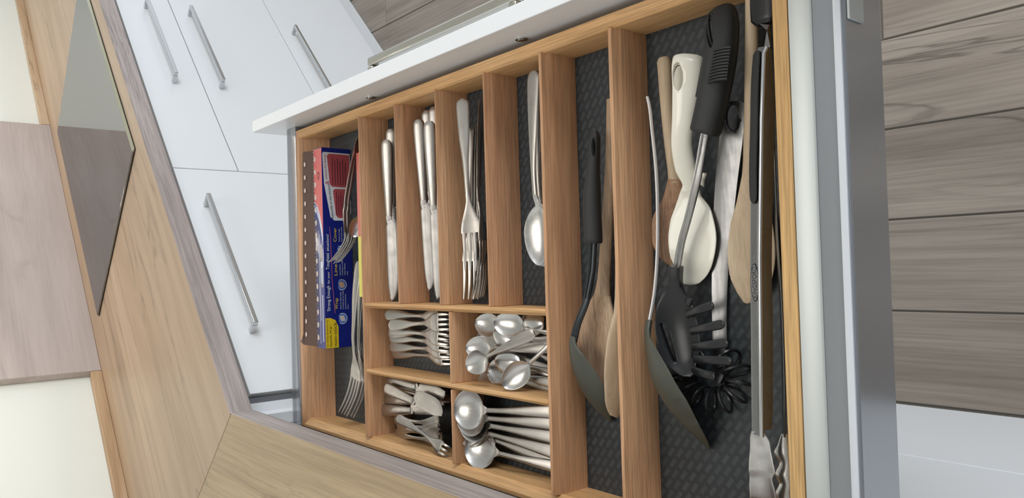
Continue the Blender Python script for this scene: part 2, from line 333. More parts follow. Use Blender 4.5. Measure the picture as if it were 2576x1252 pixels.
# ================================================================ WORKTOP
KN = -393.8; KU = -249.4; BACK = -1085
K = np.array([-109.7, -453.0, 0])
wt = thing('worktop', 'pale oak worktop turning a corner behind and left of the open drawer', 'worktop', (-500, -500, ZT-TC))
MB(fr).box(KU-5, 3000, BACK-24, KN-1.2, ZT-TC, ZT).build('worktop_slab', M['top_left'], wt, bevel=1)
KL = np.array(fr(KU-5.3, BACK-24, 0)); kf = np.array(fr(KU-5.3, KN, 0))
MB().prism([(kf[0]+4, -454.2, ZT-TC), (1500, -454.2, ZT-TC), (1500, -1104, ZT-TC), (KL[0]+260, -1104, ZT-TC), (KL[0], KL[1], ZT-TC)], (0, 0, TC-.2)).build('worktop_slab', M['top_near'], wt, bevel=.8)
MB(fr).box(KU, 3000, KN-1.2, KN, ZT-TC, ZT-.3).build('edge_strip', M['edge_left'], wt, label='oak edge strip with cool daylight grey painted in')
MB().box(K[0], 1500, -454.2, -453, ZT-TC, ZT-.3).build('edge_strip', M['edge_near'], wt, label='oak edge strip with cool daylight grey painted in')
us = thing('worktop_upstand', 'low oak strip closing the worktop against the cream wall', 'upstand', fr(400, BACK, ZT))
MB(fr).box(-700, 404, BACK-24, BACK, ZT+.2, ZT+25).build('upstand_strip', M['upstand'], us, bevel=1)
MB().box(-640, 1500, -1104, -1080, ZT+.2, ZT+25).build('upstand_strip', M['upstand'], us, bevel=1)
MB(fr).box(1461, 3000, BACK-24, BACK, ZT+.2, ZT+25).build('upstand_strip', M['upstand'], us, bevel=1)
MB(fr).box(405, 1459, BACK-22, BACK, ZT+.3, 620).build('wall_panel', M['panel'], None, fr(900, BACK, ZT), bevel=1,
    label='upright greyish oak splash panel standing behind the black hob', category='panel')
# hob
hb = thing('induction_hob', 'black glass hob lying flush on the oak worktop', 'hob', fr(900, -720, ZT))
poly = [fr(u, n, ZT+.3) for u, n in [(514, -998), (514, -446), (1304, -446), (1304, -998)]]
MB().prism(poly, (0, 0, 1.6)).build('under_seal', M['cord'], hb)
MB(fr).box(516, 1302, -996, -456, ZT+1.9, ZT+6).build('glass_plate', M['glass'], hb, bevel=.6)
mb = MB(fr); mb.add([(516, -456, ZT+1.9), (1302, -456, ZT+1.9), (1302, -456, ZT+6), (516, -456, ZT+6), (516, -447, ZT+1.9), (1302, -447, ZT+1.9), (1302, -447, ZT+2.6), (516, -447, ZT+2.6)],
    [(0, 1, 2, 3), (4, 5, 6, 7), (0, 1, 5, 4), (3, 2, 6, 7), (0, 3, 7, 4), (1, 2, 6, 5)])
mb.build('front_bevel', M['hob_edge'], hb, smooth=False, label='bevelled front edge with the cream wall reflection painted in')
# under-cabinet LED strip (above the frame) lighting the worktop
led = thing('under_cabinet_lamp', 'slim warm strip lamp under the wall cabinets above the worktop', 'lamp', fr(900, -900, 575))
MB(fr).box(-100, 2400, -915, -885, 578, 590).build('lamp_profile', M['chrome'], led)
MB(fr).box(-98, 2398, -912, -888, 574, 578).build('diffuser', M['warm'], led)
lc = fr(1150, -900, 568)
ar = area('strip_light', tuple(np.array(lc)*MM), tuple(np.array(fr(1150, -900, 0))*MM), 2.4, .03, 3.0, (1, .91, .80)); ar.rotation_euler = (0, 0, math.atan2(DU[1], DU[0]))

# ================================================================ LEFT CABINETS
NF = -402.0
def bar_handle(parent, u0, u1, z, n0=NF, proj=32, t=9):
    mb = MB(fr)
    # one bent square bar: leg, grip, leg
    mb.box(u0, u1, n0+proj-t, n0+proj, z-t/2, z+t/2)
    h = mb.build('handle', M['chrome'], parent, bevel=1.2)
    for u in (u0, u1-t):
        MB(fr).box(u, u+t, n0-.2, n0+proj-t, z-t/2, z+t/2).build('handle_leg', M['chrome'], h, bevel=.8)
    return h
def front(parent, u0, u1, z0, z1, name='drawer_front', hz=None, hc=None):
    o = MB(fr).box(u0+1.2, u1-1.2, NF-19, NF, z0+1.2, z1-1.2).build(name, M['white'], parent, bevel=1)
    if hz is not None: bar_handle(o, hc-180, hc+180, hz)
    return o
cc = thing('corner_cabinet', 'white base cabinet at the worktop corner with one tall front and bar handle', 'cabinet', fr(90, -700, ZF))
MB(fr).box(-212, 398, -1060, NF-24, -735, ZT-TC-.5).build('carcass', M['white_in'], cc)
front(cc, -213, 399, -726, 31, 'cabinet_door', -10, 101)
MB(fr).box(-215, 398, -1060, NF-52, ZF+1, -736).build('plinth', M['white'], cc)
for i, (u0, u1, lab) in enumerate([(399, 1640, 'white base cabinet with three handled drawers under the black hob'), (1640, 2700, 'white three-drawer base cabinet at the far end of the left run')]):
    dc = thing('drawer_cabinet', lab, 'cabinet', fr((u0+u1)/2, -700, ZF))
    MB(fr).box(u0+1, u1-1, -1060, NF-20, -735, ZT-TC-.5).build('carcass', M['white_in'], dc)
    c = 910 if i == 0 else (u0+u1)/2
    front(dc, u0, u1, -112, 31, 'drawer_front', -40, c); front(dc, u0, u1, -418, -112, 'drawer_front', -154, c); front(dc, u0, u1, -726, -418, 'drawer_front', -458, c)
    MB(fr).box(u0+1, u1-1, -1060, NF-52, ZF+1, -736).build('plinth', M['white'], dc)
# corner filler between the two runs
cf = thing('corner_filler', 'white angled filler in the corner beside the drawer, with a grey upright gap strip', 'filler', fr(-225, NF, ZF))
p0, p1 = np.array(fr(-232, NF, 0)), np.array([-92, -461.5, 0])
MB(fr).box(-229, -215, NF-22, NF-8, -735, 36).build('gap_strip', M['gap'], cf)
MB().prism([(p0[0], p0[1], -735), (p1[0]-35, p1[1]-.5, -735), (p1[0], p1[1], -735), (p1[0], p1[1]-19, -735), (p0[0]-6, p0[1]-26, -735)], (0, 0, 771)).build('filler_panel', M['white'], cf)
# ================================================================ NEAR CABINET
YF = -461.0
nc = thing('base_cabinet', 'white base cabinet below the worktop from which the wide cutlery drawer is pulled open', 'cabinet', (400, -700, ZF))
for x0, x1 in ((-90, -74), (898+24, 914+24)): MB().box(x0, x1, -1060, YF-20, -735, ZT-TC-.5).build('side_panel', M['white_in'], nc)
MB().box(-74, 922, -1060, -1050, -735, ZT-TC-.5).build('back_panel', M['white_in'], nc)
MB().box(-74, 922, -1050, YF-20, -735, -719).build('bottom_panel', M['white_in'], nc)
MB().box(-89, 938, -1060, YF-52, ZF+1, -737).build('plinth', M['white'], nc)
for z0, z1 in ((-409, -112), (-726, -409)):
    MB().box(-89, 938, YF-19, YF, z0+1.2, z1-1.2).build('drawer_front', M['white'], nc, bevel=1)
nc2 = thing('side_cabinet', 'white base cabinet beyond the open drawer at the lower right', 'cabinet', (1300, -700, ZF))
MB().box(941, 1500, -1060, YF-20, -735, ZT-TC-.5).build('carcass', M['white_in'], nc2)
MB().box(940, 1500, YF-19, YF, -725, 30).build('cabinet_door', M['white'], nc2, bevel=1)
MB().box(941, 1500, -1060, YF-52, ZF+1, -737).build('plinth', M['white'], nc2)

# ================================================================ DRAWER
D = 470; H = 44.1
dr = bpy.data.objects.new('drawer', None); C.objects.link(dr); dr.empty_display_size = .02; dr['org'] = [433., -230., -75.]; dr['label'] = 'open cutlery drawer with metal sides'
dr.parent = nc; dr.location = (Vector((433, -230, -75))-Vector(list(nc['org'])))*MM
pan = MB().box(-88, 936, 8, 27, -104, 37).build('drawer_front', M['white'], dr, bevel=.8, label='white front panel seen from inside')
for x, z in ((246, 0), (565, 0)):
    mb = MB(); mb.disc((x, 8.1, z), (1, 0, 0), (0, 0, 1), 7, 7, (0, -1.4, 0)); s = mb.build('screw_cap', M['chrome'], dr, bevel=.4)
    MB().disc((x, 6.6, z), (1, 0, 0), (0, 0, 1), 4.0, 4.0, (0, -.8, 0), 6).build('screw_cap', M['bow'], dr)
# bow handle outside
hy = 52; hx0, hx1 = 252, 566; hz = 2
mb = MB(); mb.box(hx0, hx1, hy-5, hy+7, hz-6, hz+6); h = mb.build('handle', M['bow'], dr, bevel=2.5, label='satin steel bow handle')
for x in (hx0, hx1-12): MB().box(x, x+12, 27, hy-5, hz-6, hz+6).build('handle_leg', M['bow'], dr, bevel=2)
# metal sides
def prof(mb, pts, y0, y1): return mb.prism([(x, y0, z) for x, z in pts], (0, y1-y0, 0))
YB = -560
prof(MB(), [(867, -52), (867, 0), (883, 0), (884.5, -1.2), (884.5, -52)], YB, 8).build('side_inner_rail', M['lav_flat'], dr, label='pale flat inner rail')
prof(MB(), [(884.7, -52), (884.7, -1.6), (887, -3), (893, -5), (898, -7.5), (898, -52)], YB, 8).build('side_shoulder', M['lav'], dr)
prof(MB(), [(898.2, -56), (898.2, -5), (901, -3.2), (903.5, -5), (903.5, -56)], YB, 8).build('side_lip', M['paper'], dr, label='metal lip with its white highlight painted on')  # white colour paints the highlight along the metal lip
prof(MB(), [(903.7, -60), (903.7, -7), (905, -6.4), (906, -7.5), (906, -60)], YB, 8).build('side_panel', M['lav'], dr, label='grey metal outer face', )
MB().box(906, 908.5, -62, 7, -30, -9).build('cover_cap', M['lav_flat'], dr, bevel=.8)
prof(MB(), [(-1, -52), (-1, 0), (-33, 0), (-34.5, -1.2), (-34.5, -52)], YB, 8).build('side_inner_rail', M['lav'], dr, label='pale flat inner rail')
prof(MB(), [(-34.7, -52), (-34.7, -1.4), (-40, -2), (-45, -4), (-47, -8), (-47, -60)], YB, 8).build('side_shoulder', M['chrome'], dr)
MB().box(-40, 900, YB, 8, -60, -52).build('drawer_base', M['white_in'], dr)
MB().box(-34, 884, YB-8, YB, -52, 0).build('back_panel', M['white_in'], dr)
# ---- mat
mt = MB().box(2, 863, -D+3, -3, -47.5, -H-.2)
mt.build('drawer_mat', M['weave'], None, (430, -235, -47.5), bevel=.3, label='dark grey rubber drawer mat with a woven pattern under the cutlery', category='mat')
# ---- oak insert
ins = thing('cutlery_insert', 'oak cutlery insert dividing the open drawer into compartments', 'organiser', (433, -235, -H))
def rail(pts, y0, y1, mat, nm='rail', **k): return prof(MB(), pts, y0, y1).build(nm, mat, ins, bevel=.5, **k)
def railx(pts, x0, x1, mat, nm='rail', **k): return MB().prism([(x0, y, z) for y, z in pts], (x1-x0, 0, 0)).build(nm, mat, ins, bevel=.5, **k)
rail([(0, -H), (0, 0), (10.5, 0), (16, -7), (31, -H)], -D, 0, M['oak_x' if False else 'oak_y'], 'side_rail')
rail([(866, -H), (866, 0), (854, 0), (852.5, -3), (852.5, -H)], -D, 0, M['oak_r'], 'side_rail')
railx([(0, -H), (0, 0), (-11, 0), (-13.5, -3), (-13.5, -H)], 10, 853, M['oak_x'], 'front_rail')
railx([(-D, -H), (-D, 0), (-D+4.5, 0), (-D+13.5, -8), (-D+13.5, -H)], 10, 853, M['oak_x'], 'back_rail')
def divider(x, t, y0, y1, mat, top=2.2):
    return prof(MB(), [(x, -H), (x, -1), (x+.6, 0), (x+top, 0), (x+t-1.2, -8.5), (x+t, -11), (x+t, -H)], y0, y1).build('divider', mat, ins, bevel=.3)
divider(208, 7.4, -D+13, -13, M['oak_y'])
for x, m_ in ((305, 'oak_p'), (400, 'oak_y'), (496, 'oak_p')): divider(x, 7.4, -271.3, -13, M[m_])
divider(589.7, 8.6, -D+13, -13, M['oak_dark'], 4.5)
divider(686.2, 8.6, -D+13, -13, M['oak_y'], 4.5)
def xdiv(y, x0=215.4, x1=589.6): return railx([(y, -H), (y, -1), (y-.6, 0), (y-4, 0), (y-7.5, -5), (y-7.5, -H)], x0, x1, M['oak_x'], 'cross_divider')
xdiv(-271.5); xdiv(-362.5)
for y0, y1 in ((-362.3, -279.2), (-D+13.5, -370.2)):
    prof(MB(), [(418, -H), (418, -1), (418.6, 0), (420.5, 0), (424, -7), (424.5, -H)], y0, y1).build('divider', M['oak_y'], ins, bevel=.3)

# ================================================================ CUTLERY KINDS
def zpath(tab, y): return float(np.interp(y, [t[0] for t in tab], [t[1] for t in tab]))
def L(ctrl, mat, **k):
    mb = MB(); loft(mb, ctrl, **k); return mb
KIND = {}
def reg(name, parts, length): KIND[name] = ([(n, mb.mesh(n, mat)) for n, mb, mat in parts], length)
def make_fork(name, Ln, hh, hn, hd, tl, nt=4, th=2.2, zs=1.0, mat='steel', zt=None, nkf=.735):
    rt = Ln-tl; nk = rt*nkf; hs = nk+(rt-nk)*.78
    if zt is None: zt = [(0, 0), (Ln*.1, 2*zs), (Ln*.35, 6*zs), (nk*.9, 7*zs), (nk, 6*zs), ((nk+hs)/2, 3*zs), (hs, .6*zs), (rt, 0), (Ln-tl*.5, 1.4*zs), (Ln-tl*.2, 4.2*zs), (Ln, 7*zs)]
    else: zt = [(a*Ln, b) for a, b in zt]
    Z = lambda y: zpath(zt, y)
    hc = [(0, 0, Z(0), hh*.3, th*.7), (0, hh*.18, Z(hh*.2), hh*.68, th), (0, hh*.5, Z(hh*.5), hh*.92, th), (0, hh*1.2, Z(hh*1.2), hh, th*1.1), (0, Ln*.22, Z(Ln*.22), hh*.84, th*1.3), (0, nk*.7, Z(nk*.7), hn*1.2, th*1.5), (0, nk*.9, Z(nk*.9), hn, th*1.5), (0, nk+.5, Z(nk), hn*1.05, th*1.5)]
    hdc = [(0, nk-1, Z(nk-1), hn*1.04, th*1.45, 0)]
    for f, wf in ((.12, .0), (.25, .1), (.38, .26), (.5, .45), (.62, .65), (.74, .82), (.86, .94), (1.0, 1.0)):
        y = nk+(rt-nk)*f; hdc.append((0, y, Z(y), hn*1.05+(hd-hn*1.05)*wf, th*(1.4-.5*f), 1.3*f))
    hdc.append((0, rt+1.5, Z(rt+1.5), hd, th*.85, 1.3))
    P = [('handle', L(hc, 0, m=18, k=4), M[mat]), ('head', L(hdc, 0, m=14, k=5, p=3), M[mat])]
    w = hd*2/nt
    for i in range(nt):
        u = (-(nt-1)/2+i)*w; cz = 1.3*(u/hd)**2
        tc = [(u, rt-.5, Z(rt)+cz, w*.38, th*.9), (u*1.0, rt+tl*.12, Z(rt+tl*.12)+cz, w*.34, th*.9), (u*1.0, rt+tl*.5, Z(rt+tl*.5)+cz, w*.29, th*.85), (u*.97, Ln-tl*.2, Z(Ln-tl*.2)+cz*.9, w*.22, th*.75), (u*.95, Ln-2, Z(Ln-2)+cz*.7, w*.14, th*.6), (u*.94, Ln, Z(Ln)+cz*.6, w*.05, th*.3)]
        P.append(('tine', L(tc, 0, m=12, k=2, p=3), M[mat]))
    reg(name, P, Ln)
def make_spoon(name, Ln, hh, hn, bw, bl, depth, th=2.0, zs=1.0, rnd=False):
    nk = Ln-bl-Ln*.05; b0 = Ln-bl
    zt = [(0, 0), (Ln*.1, 1.5*zs), (Ln*.4, 5*zs), (nk*.92, 5*zs), (nk, 4*zs), (b0, 0)]
    Z = lambda y: zpath(zt, y)
    hc = [(0, 0, Z(0), hh*.45, th*.7), (0, hh*.35, Z(hh*.35), hh*.85, th), (0, hh*1.2, Z(hh*1.2), hh, th*1.1), (0, Ln*.3, Z(Ln*.3), hh*.74, th*1.3), (0, nk*.88, Z(nk*.88), hn, th*1.5), (0, nk, Z(nk), hn, th*1.5)]
    bc = [(0, nk-1, Z(nk-1), hn, th*1.5, 0)]
    if not rnd: bc.append((0, (nk+b0)/2+.5, Z((nk+b0)/2), hn*1.1, th*1.4, 0))
    for a in range(16 if rnd else 14, 181, 9):
        A = math.radians(a); y = b0+bl*(1-math.cos(A))/2
        w = math.sin(A)*(1 if rnd else (1+.10*math.cos(A))*(1 if a > 90 else math.sin(A)**.45))
        w = max(w, .04); dp = depth*math.sin(A)**1.2
        bc.append((0, y, -dp, max(bw*w, hn*1.1 if a < 60 else .3), 1.3, dp))
    reg(name, [('handle', L(hc, 0, m=18, k=4), M['steel']), ('bowl', L(bc, 0, m=34, k=8, t0=(0, 1, 0)), M['steel_b'])], Ln)
def make_knife(name, Ln, hh, bw, hl, th=5, mat='steel_d', tip=0):
    hc = [(0, 0, 0, hh*.5, th*.5), (0, hh*.5, 0, hh*.9, th*.9), (0, hh*1.8, 0, hh, th), (0, hl*.7, 0, hh*.78, th), (0, hl-4, 0, hh*.62, th*.9), (0, hl, 0, hh*.6, th*.8)]
    sp = hh*.62; ed = -(2*bw-sp); bl = Ln-hl; bc = [(0, hl-1, 0, hh*.55, 2.4), (0, hl+4, 0, hh*.55, 2.0)]
    for f, lf, rf in ((.05, .42, 1), (.075, .75, 1), (.10, .94, 1), (.14, 1, 1), (.3, 1.03, 1), (.5, 1.04, 1), (.66, 1.02, .99), (.78, .93, .94), (.87, .74, .82), (.93, .52, .66), (.97, .28, .48), (.99, .08, .28)):
        l, r = ed*lf, sp*rf
        if tip: l, r = ed*min(lf, 1)*(1 if f < .8 else 1), sp*(1 if f < .85 else rf)
        bc.append(((l+r)/2, hl+bl*f, 0, (r-l)/2, 1.5-.4*f))
    bc.append((sp*.1, Ln, 0, .4, .8))
    reg(name, [('handle', L(hc, 0, m=16, k=4), M['steel']), ('blade', L(bc, 0, m=34, k=3, p=4), M[mat])], Ln)
make_fork('dinner_fork', 205, 7.8, 3.0, 12.6, 47)
make_fork('curved_fork', 178, 6.5, 3.0, 12.0, 50, zt=[(0, 0), (.2, 1), (.45, 1.5), (.58, -2), (.64, -8), (.70, -14), (.76, -17), (.84, -14), (.92, -8), (1, 0)])
make_fork('dessert_fork', 140, 7.6, 2.7, 12.2, 14, nkf=.63, zt=[(0, 0), (.1, 2), (.3, 6), (.5, 7), (.58, 6), (.7, 2.5), (.82, 0), (.9, .5), (.95, 4), (1, 9)])
make_fork('small_fork', 122, 6.4, 2.6, 9.8, 15, 3, nkf=.66)
make_fork('serving_fork', 230, 8.5, 3.6, 14.5, 52, 4, th=2.6, zt=[(0, 0), (.2, 3), (.5, 2), (.6, -2), (.68, -6), (.77, -8), (.85, -5), (.93, 2), (1, 12)])
make_spoon('dessert_spoon', 205, 7.8, 3.0, 20, 64, 8)
make_spoon('soup_spoon', 166, 8.0, 2.8, 22.5, 45, 8.5, rnd=True)
make_spoon('teaspoon', 122, 6.6, 2.2, 13.6, 40, 5.5)
make_knife('dinner_knife', 222, 8.0, 8.8, 105)
make_knife('butter_knife', 158, 8.0, 10.5, 84, mat='steel')
def place(kind, label, cat, B, A, up=(0, 0, 1), group=None, fit=False, flip=False, name=None, scale=1.0):
    """B: where the head end lies, A: where the handle end lies or points to"""
    parts, Ln = KIND[kind]; B = np.array(B, float); A = np.array(A, float)
    Y = B-A; d = np.linalg.norm(Y); Y /= d; U = np.array(up, float)
    U = U-Y*(U@Y); U /= np.linalg.norm(U)
    if flip: U = -U
    X = np.cross(Y, U); s = d/Ln if fit else scale
    if fit: print('FIT %-40s %.2f' % (label[:40], s))
    H0 = B-Y*Ln*s
    r = bpy.data.objects.new(name or kind, None); C.objects.link(r); r.empty_display_size = .02
    r['label'] = label; r['category'] = cat
    if group: r['group'] = group
    m = Matrix([[X[0], Y[0], U[0], H0[0]*MM], [X[1], Y[1], U[1], H0[1]*MM], [X[2], Y[2], U[2], H0[2]*MM], [0, 0, 0, 1]])
    r.matrix_world = m @ Matrix.Diagonal((s, s, s, 1))
    for n, me in parts:
        o = bpy.data.objects.new(n, me); C.objects.link(o); o.parent = r
    print('END %-22s handle %s head %s' % (kind, np.round(H0), np.round(B)))
    return r
CAMV = (.62, .1, .77)
# ---- dinner knives
g = 'table knives in the knife compartments'
place('dinner_knife', 'table knife in the leftmost knife slot, its serrated blade under the divider', 'knife', at(986, 757, -30), at(973, 387, -22), CAMV, g)
place('dinner_knife', 'table knife mostly hidden behind another in the leftmost knife slot', 'knife', at(990, 725, -37), at(983, 347, -34), CAMV, g)
place('dinner_knife', 'broad-bladed table knife lying leftmost in the second knife slot', 'knife', at(1080, 730, -34), at(1052, 298, -24), CAMV, g)
place('dinner_knife', 'table knife behind, its handle reaching highest in the second knife slot', 'knife', at(1093, 707, -39), at(1073, 268, -33), CAMV, g)
place('dinner_knife', 'table knife lying on top, its handle lowest in the second knife slot', 'knife', at(1101, 752, -22), at(1081, 331, -14), CAMV, g)
place('dinner_knife', 'table knife squeezed against the divider in the second knife slot', 'knife', at(1108, 700, -40), at(1092, 285, -38), CAMV, g)
# ---- dinner forks
g = 'dinner forks in the fork compartment'
place('dinner_fork', 'dinner fork lying on top, face up, at the left of the fork slot', 'fork', at(1194, 684, -12), at(1165, 274, -14), CAMV, g)
place('dinner_fork', 'dinner fork half hidden under the topmost fork', 'fork', at(1190, 752, -32), at(1180, 350, -30), (.5, 0, .8), g)
LF = (-.85, .1, .5)
for i, (bx, by, ax, ay, z, lb) in enumerate([(1208, 752, 1198, 293, -22, 'first'), (1215, 750, 1204, 290, -20, 'second'), (1224, 748, 1209, 292, -18, 'third'), (1221, 703, 1213, 300, -14, 'fourth')]):
    place('dinner_fork', 'dinner fork on its edge, %s from the left of the stack by the divider' % lb, 'fork', at(bx, by, z-8), at(ax, ay, z), LF, g)
# ---- dessert spoons
g = 'large spoons in the spoon compartment'
place('dessert_spoon', 'large table spoon lying on top in the spoon slot', 'spoon', at(1358, 668, -16), at(1343, 240, -16), (.15, 0, 1), g)
place('dessert_spoon', 'large table spoon nested under the top one in the spoon slot', 'spoon', at(1368, 670, -26), at(1352, 226, -26), (.15, 0, 1), g)
# ---- left slot: forks
g = 'forks in the far left compartment'
place('curved_fork', 'dinner fork on edge above the blue box, nearer the box', 'fork', at(838, 656, -3), at(903, 345, -8), (-.85, 0, .5), g, fit=True, name='dinner_fork')
place('curved_fork', 'dinner fork on edge above the blue box, nearer the divider', 'fork', at(848, 661, -8), at(909, 350, -14), (-.85, 0, .5), g, fit=True, name='dinner_fork')
place('serving_fork', 'large serving fork lying on top near the back of the left compartment', 'fork', at(880, 1038, -22), at(903, 640, -16), (.1, 0, 1), g)
place('serving_fork', 'large serving fork beneath another near the back of the left compartment', 'fork', at(897, 1042, -33), at(913, 655, -27), (.1, 0, 1), g)
place('teaspoon', 'small spoon wedged point down between forks and divider', 'spoon', at(886, 595, -9), at(938, 500, -28), (.9, 0, .4), None, scale=.85)
# ---- dessert forks (pile)
def z1(x, y): return 960+x/6.26, 760+y/6.26
g = 'dessert forks stacked face down'
for hx, hy_, tx, ty, zh, zt_, lb in [(105, 190, 955, 225, -20, -20, 'dessert fork with the topmost handle end of the stack, head hidden'),
    (130, 480, 965, 470, -24, -20, 'dessert fork whose handle is covered by its neighbours'),
    (200, 800, 1030, 860, -38, -36, 'dessert fork at the bottom of the stack nearest the bare mat'),
    (120, 690, 1000, 750, -30, -28, 'dessert fork second from the bottom of the stack'),
    (140, 540, 980, 650, -26, -22, 'dessert fork third from the bottom of the stack'),
    (130, 420, 965, 545, -22, -16, 'dessert fork just beneath the topmost head'),
    (100, 360, 965, 305, -16, -10, 'dessert fork lying topmost with its whole head showing')]:
    place('dessert_fork', lb, 'fork', at(*z1(tx, ty), zt_), at(*z1(hx, hy_), zh), CAMV, g, flip=True)
# ---- teaspoons (pile)
def z2(x, y): return 1160+x/5.69, 770+y/5.69
g = 'teaspoons heaped in the middle compartment'
TS = (.66, .08, .75)
for tx, ty, zt_, hx, hy_, zh, fl_, lb in [
    (200, 225, -18, 1220, 480, -34, 0, 'teaspoon bowl up in the far corner by the cross divider'),
    (467, 225, -8, 1220, 365, -30, 0, 'teaspoon bowl up, handle running straight under the thick divider'),
    (66, 600, -10, 1210, 590, -32, 0, 'teaspoon bowl up, second nearest the small divider'),
    (75, 880, 0, 1060, 370, -6, 0, 'teaspoon lying on top of the heap with its whole handle showing'),
    (600, 1150, -3, 1225, 600, -27, 0, 'teaspoon bowl up, lowest in the picture, handle slanting to the thick divider'),
    (462, 370, -20, 1110, 680, -34, 1, 'teaspoon bowl down between two upturned bowls'),
    (485, 760, -16, 1240, 930, -30, 1, 'teaspoon bowl down in the middle of the heap'),
    (400, 860, -26, 1240, 1080, -36, 0, 'teaspoon tilted on its side beside the bowl-down spoon'),
    (375, 930, -34, 1240, 1150, -40, 0, 'teaspoon at the bottom of the heap, lying on the mat'),
    (190, 950, -36, 1235, 870, -38, 0, 'teaspoon mostly covered by the spoon on top of the heap'),
    (220, 440, -26, 1100, 860, -36, 0, 'teaspoon rim peeping out under the second bowl from the divider'),
    (1190, 250, -24, 500, 260, -30, 1, 'teaspoon turned the other way with its bowl at the thick divider'),
    (1195, 180, -32, 560, 170, -36, 1, 'teaspoon turned the other way, deep beside the cross divider')]:
    place('teaspoon', lb, 'spoon', at(*z2(tx, ty), zt_), at(*z2(hx, hy_), zh), TS, g, flip=bool(fl_))
# ---- soup spoons
def z3(x, y): return 1130+x/5.69, 970+y/5.69
g = 'round soup spoons nested together'
SS = (.78, .12, .62)
for tx, ty, zt_, hx, hy_, zh, lb in [
    (224, 845, -9, 1440, 1130, -38, 'round soup spoon lying alone nearest the back rail'),
    (150, 585, -20, 1440, 1050, -39, 'round soup spoon lowest of the nested stack'),
    (130, 545, -14, 1440, 920, -36, 'round soup spoon second from the bottom of the nested stack'),
    (145, 480, -8, 1435, 720, -33, 'round soup spoon in the middle of the nested stack'),
    (100, 420, -5, 1425, 530, -33, 'round soup spoon just under the top one of the nested stack'),
    (65, 335, 0, 1420, 365, -32, 'round soup spoon on top of the nested stack with its bowl fully open')]:
    place('soup_spoon', lb, 'spoon', at(*z3(tx, ty), zt_), at(*z3(hx, hy_), zh), SS, g)
# ---- butter knives and small forks
def z4(x, y): return 960+x/5.96, 940+y/5.96
g = 'butter knives beside the small forks'
place('butter_knife', 'butter knife with its broad blade highest under the cross divider', 'knife', at(*z4(955, 270), -14), at(*z4(80, 110), -24), CAMV, g, flip=True)
place('butter_knife', 'butter knife standing on edge between two flat ones', 'knife', at(*z4(1005, 425), -14), at(*z4(120, 170), -22), (-.2, .9, .2), g)
place('butter_knife', 'butter knife showing only its blade end under the slanting one', 'knife', at(*z4(940, 455), -24), at(*z4(100, 380), -28), CAMV, g)
place('butter_knife', 'butter knife under the slanting one, handle broad and dark', 'knife', at(*z4(900, 560), -22), at(*z4(80, 545), -24), CAMV, g)
place('butter_knife', 'butter knife slanting across the top of the others', 'knife', at(*z4(905, 625), -2), at(*z4(60, 200), -14), CAMV, g)
g = 'small forks near the back rail'
for tx, ty, hx, hy_, zt_, zh, lb in [(950, 760, 140, 655, -26, -30, 'small fork deepest in the pile beside the butter knives'), (955, 840, 140, 730, -24, -32, 'small fork in the middle of the pile with its tines up'),
    (940, 900, 110, 790, -22, -34, 'small fork with tines up just behind the crossing fork'), (1000, 1020, 90, 870, -34, -34, 'small fork low along the back rail, handle long and dark')]:
    place('dessert_fork', lb, 'fork', at(*z4(tx, ty), zt_), at(*z4(hx, hy_), zh), CAMV, g, name='small_fork', scale=.93)
place('small_fork', 'small three-tined fork lying across the top of the pile', 'fork', at(*z4(975, 1170), -10), at(*z4(225, 650), -2), CAMV, g, fit=True, flip=True)

# ================================================================ FOIL BOX
bx0, bx1, by0, by1, bz0, bz1 = 58, 101, -342, -40, -43.8, 4.5
fb = thing('foil_box', 'long blue and red carton of kitchen foil standing in the left compartment', 'box', (80, -190, -43.8))
MB().prism([(bx0+6, by0, bz0), (bx1-2, by0, bz0), (bx1, by0, bz1), (72, by0, bz1), (bx0, by0, bz1-12)], (0, by1-by0, 0)).build('carton', M['blue'], fb, smooth=False, bevel=.4)
# top face print
def topq(x0, x1, y0, y1, mat, z=bz1, h=.15, name='print'): return MB().box(x0, x1, y0, y1, z, z+h).build(name, mat, fb, smooth=False)
mb = MB(); mb.prism([(72.5, -41, bz1), (100.5, -41, bz1), (100.5, -172, bz1), (96, -155, bz1), (88, -135, bz1), (72.5, -118, bz1)], (0, 0, .12)); mb.build('red_print', M['red'], fb, smooth=False)
for i in range(4):
    o = 3+i*4; pts = [(73, -118-o, bz1+.2), (82, -123-o, bz1+.2), (90, -136-o, bz1+.2), (96, -154-o, bz1+.2), (100, -172-o, bz1+.2)]
    MB().tube(pts, .5, 5).build('swoosh_line', M['paper'], fb)
MB().box(72.6, 83, -340, -146, bz1, bz1+.1).build('navy_band', M['navy'], fb, smooth=False)
for i in range(15):
    yy = -56-i*19.3; MB().disc((77.5, yy, bz1+.15), (1, 0, 0), (0, 1, 0), 3.0, 4.2, (0, 0, .2), 16).build('dot', M['dot'], fb)
for x, y0, y1 in ((85, -335, -165), (88, -300, -170), (92, -250, -190), (94.5, -250, -186), (97, -250, -192), (93, -332, -262), (95, -332, -262)):
    MB().box(x, x+.9, y0, y1, bz1+.1, bz1+.3).build('fine_print', M['paper'] if x != 92 else M['yellow'], fb, smooth=False)
pl_ = MB().prism([(94+a, -228+b, bz1+.2) for a, b in rrect(6, 34, 3)], (0, 0, .2)).build('badge', M['paper'], fb, smooth=False)
text('Reynolds', (96, -243, bz1+.45), 22, 3.2, (0, 1, 0), (-1, 0, 0), M['ink'], fb)
text('ICE', (92, -88, bz1+.3), 12, 6, (0, 1, 0), (-1, 0, 0), M['ink'], fb)
